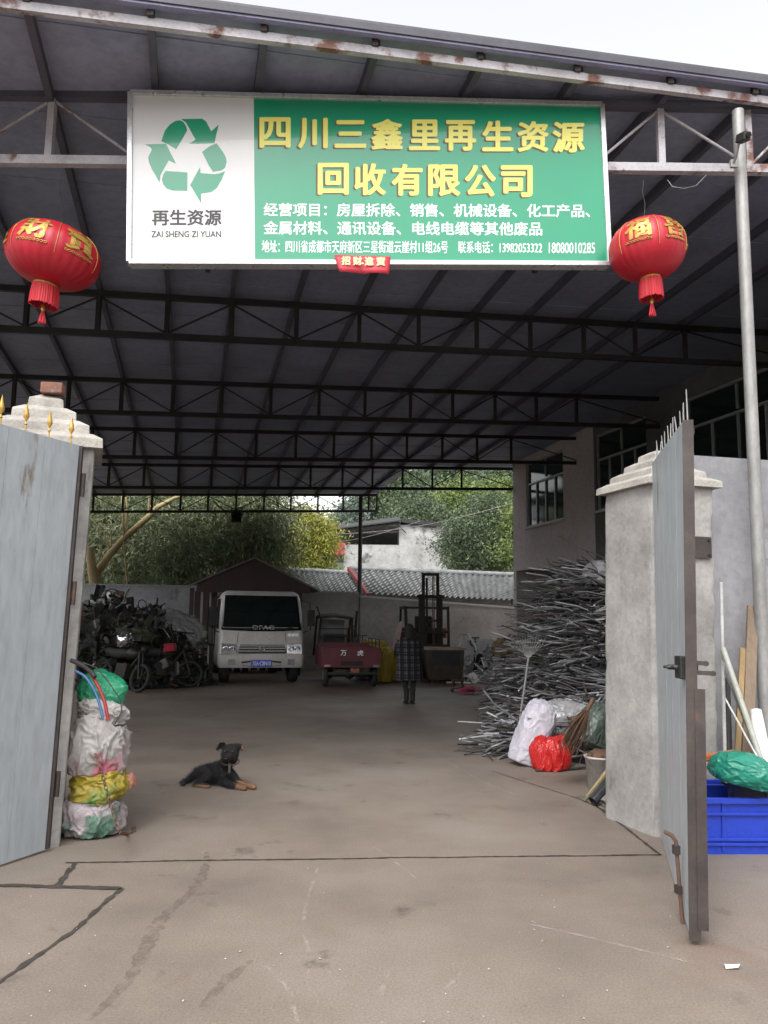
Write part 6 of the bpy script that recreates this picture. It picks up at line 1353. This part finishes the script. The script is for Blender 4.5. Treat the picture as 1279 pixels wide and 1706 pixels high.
# ================================================================= SCRAP ON THE LEFT
m_green2 = mat('olive_scrap', (.045, .055, .022), (.028, .032, .016), .7, 0, 4)
cy = 18.9; c = gx(215, cy)
mb = MB(); junk('scrap_heap', 'dark heap of tangled metal scrap against the left wall', 'scrap heap', c.x - .35, cy + .3, 2.25, 1.6, 2.15, 1900, [m_dark, m_steel, m_rust, m_galv, m_green2], 9, (.50, .28, .1, .04, .08), .42)
mb = MB(); vs = []; nx = 30
for j in range(nx + 1):
    for i in range(nx + 1):
        x = c.x - .35 + 2.2 * (2 * i / nx - 1); y = cy + .35 + 1.5 * (2 * j / nx - 1); r2 = (2 * i / nx - 1) ** 2 + (2 * j / nx - 1) ** 2; vs.append((x, y, max(-.02, 1.7 * (1 - r2) + .25 * noise.noise(V((x * 2.2, y * 2.2, 1))))))
mb.add(vs, [(j * (nx + 1) + i, j * (nx + 1) + i + 1, (j + 1) * (nx + 1) + i + 1, (j + 1) * (nx + 1) + i) for j in range(nx) for i in range(nx)], True); tag(mb.build('scrap_heap', m_black), 'dark mass of grimy scrap under the tangled metal on the left', 'scrap heap', kind='stuff')
junk('aluminium_scrap', 'bright aluminium pieces on top of the left scrap heap', 'scrap', gx(178, 19.2).x, 19.3, .55, .4, .3, 55, [m_alsc, m_galv, m_dark], 10, (.5, .3, .2), .22)
for o in [o for o in COL.objects if o.name.startswith('aluminium_scrap') and o.get('label', '').startswith('bright aluminium pieces')]: o.location.z = at(178, 1012, 19.3).z - .1
mb = MB(); c1 = gx(150, 19.2); mb.box((c1.x - .25, 19.6, .95), (1.0, .8, 1.9)); mb.build('casing', mat('dim_grey_cabinet', (.10, .10, .105), (.07, .07, .075), .7, 0, 2), thing('scrap_cabinet', 'dull grey metal cabinet with a dark hatch at the left end of the scrap', 'cabinet', c1), world=True, bevel=.02)
cab = [o for o in COL.objects if o.name == 'scrap_cabinet'][0]; mb = MB(); mb.box((c1.x - .15, 19.19, 1.05), (.42, .03, .8)); mb.build('hatch', m_black, cab, world=True)
sack('plastic_sheet', 'clear crumpled plastic sheet bulging behind the left scrap heap', 'plastic sheet', at(262, 1070, 20.2) - V((0, 0, .45)), (1.9, 1.0, 1.25), clearmat('cloudy_plastic_film', (.46, .46, .46), .7), 51, .3, (0, R(14)), amp=.16)
sack('green_bundle', 'olive green netting bundle lying on the left scrap heap', 'bundle', at(228, 1053, 18.4) - V((0, 0, .2)), (.9, .7, .3), m_green2, 52, .2, (0, R(10)), amp=.2)
sack('foil_bag', 'crumpled silver foil bag shining on the scrap heap', 'bag', at(207, 1070, 17.6) - V((0, 0, .1)), (.34, .26, .30), mat('silver_foil', (.75, .75, .77), rough=.16, metal=.95, fine=0), 53, amp=.22, sub=4, crease=1.6)
mb = MB(); p = at(281, 1081, 18.2); mb.loft([[p + V((-.12, 0, .10)), p + V((.1, 0, .09)), p + V((.1, .2, .12)), p + V((-.12, .2, .12))], [p + V((-.1, -.1, -.06)), p + V((.16, -.1, -.04)), p + V((.16, .2, -.04)), p + V((-.1, .2, -.06))]], False); tag(mb.build('red_plastic_piece', mat('red_plastic', (.45, .03, .06), rough=.35), bevel=.02), 'small red plastic piece at the right end of the scrap heap', 'plastic')
# frames and pipes stacked beside the truck
for k, (lab, a, b, r) in enumerate((('long pale pipe lying highest beside the truck bed', (285, 1060), (345, 1068), .035), ('pale pipe lying second from the top beside the truck bed', (280, 1068), (345, 1074), .03), ('grey pipe lying third from the top beside the truck bed', (312, 1078), (343, 1077), .04),
        ('bright pipe in the middle of the stack beside the truck bed', (312, 1087), (344, 1086), .03), ('thin pipe low in the stack beside the truck bed', (316, 1093), (344, 1091), .02), ('bright pipe lowest in the stack beside the truck bed', (323, 1115), (342, 1115), .03))):
    mb = MB(); p, q_ = at(*a, 20.4), at(*b, 20.6); mb.tube([p, q_], r, 10); tag(mb.build('scrap_pipe', m_alsc if k % 2 == 0 else m_galv), lab, 'pipe')
root = thing('pipe_rack', 'low dark rack carrying the pale pipes beside the truck', 'rack', gx(322, 20.5)); mb = MB()
for x in (290, 318, 338):
    for Y in (20.3, 20.75): p = at(x, 1090, Y); mb.bar((p.x, Y, 0), (p.x, Y, at(x, 1062, Y).z), .05)
for y in (1072, 1082, 1090, 1097, 1119):
    for x in (290, 318, 338): p = at(x, y, 20.5); mb.bar((p.x, 20.3, p.z), (p.x, 20.75, p.z), .03)
mb.build('rack_frame', m_dark, root, world=True)
# two scrapped motorcycles leaning on the heap
def motorbike(label, px, py, rz, lean_):
    o_ = G(px, py); root = thing('motorcycle', label, 'motorcycle', o_, 0, 'scrapped motorcycles on the left'); M = Rz(rz) @ Matrix.Rotation(lean_, 3, 'X')
    def X(p): return M @ V(p)
    for x in (-.62, .62):
        mb = MB(); mb.lathe([(.24, -.03), (.29, -.04), (.30, 0), (.29, .04), (.24, .03), (.24, -.03)], 28, M @ Matrix.Rotation(R(90), 3, 'X'), c=X((x, 0, .30))); wh = mb.build('wheel', m_black, root)
        mb = MB()
        for k in range(8): a = k * math.pi / 4; mb.tube([X((x, 0, .30)), X((x + .25 * math.cos(a), 0, .30 + .25 * math.sin(a)))], .006, 4)
        mb.lathe([(.0, -.05), (.05, -.05), (.05, .05), (0, .05)], 12, M @ Matrix.Rotation(R(90), 3, 'X'), c=X((x, 0, .30))); mb.build('spokes', m_dark, wh)
    mb = MB(); mb.tube([X((.62, .05, .3)), X((.45, .05, .85))], .022, 8); mb.tube([X((.62, -.05, .3)), X((.45, -.05, .85))], .022, 8); mb.tube([X((.36, -.33, .98)), X((.42, 0, .9)), X((.36, .33, .98))], .014, 6); mb.build('front_fork', m_dark, root)
    mb = MB(); mb.tube([X((.45, 0, .8)), X((.1, 0, .35)), X((-.25, 0, .35)), X((-.62, 0, .3))], .025, 8); mb.tube([X((.45, 0, .78)), X((-.1, 0, .72)), X((-.7, 0, .75))], .022, 8); mb.build('frame', m_dark, root)
    mb = MB(); mb.lathe([(.0, -.2), (.10, -.16), (.13, 0), (.10, .16), (0, .2)], 16, M @ Matrix.Rotation(R(85), 3, 'Y'), c=X((.18, 0, .80))); mb.build('fuel_tank', m_dark, root)
    mb = MB(); mb.tube([X((.02, 0, .80)), X((-.3, 0, .78)), X((-.68, 0, .84))], [.09, .11, .08], 10); mb.build('seat', m_black, root)
    mb = MB(); mb.box(X((.05, 0, .42)), (.34, .22, .30), M); mb.tube([X((.1, .12, .35)), X((-.2, .14, .25)), X((-.75, .15, .33))], [.02, .025, .045], 8); mb.build('engine', m_fk, root)
    mb = MB(); mb.lathe([(.0, -.04), (.07, -.02), (.09, .05), (.0, .07)], 16, M @ Matrix.Rotation(R(90), 3, 'Y'), c=X((.52, 0, .90))); mb.build('headlight', m_fk, root)
motorbike('scrapped motorcycle nearest the left sacks with its wheel towards the gate', 196, 1151, R(-35), R(-14)); motorbike('scrapped motorcycle further right before the scrap heap', 268, 1146, R(20), R(-10))
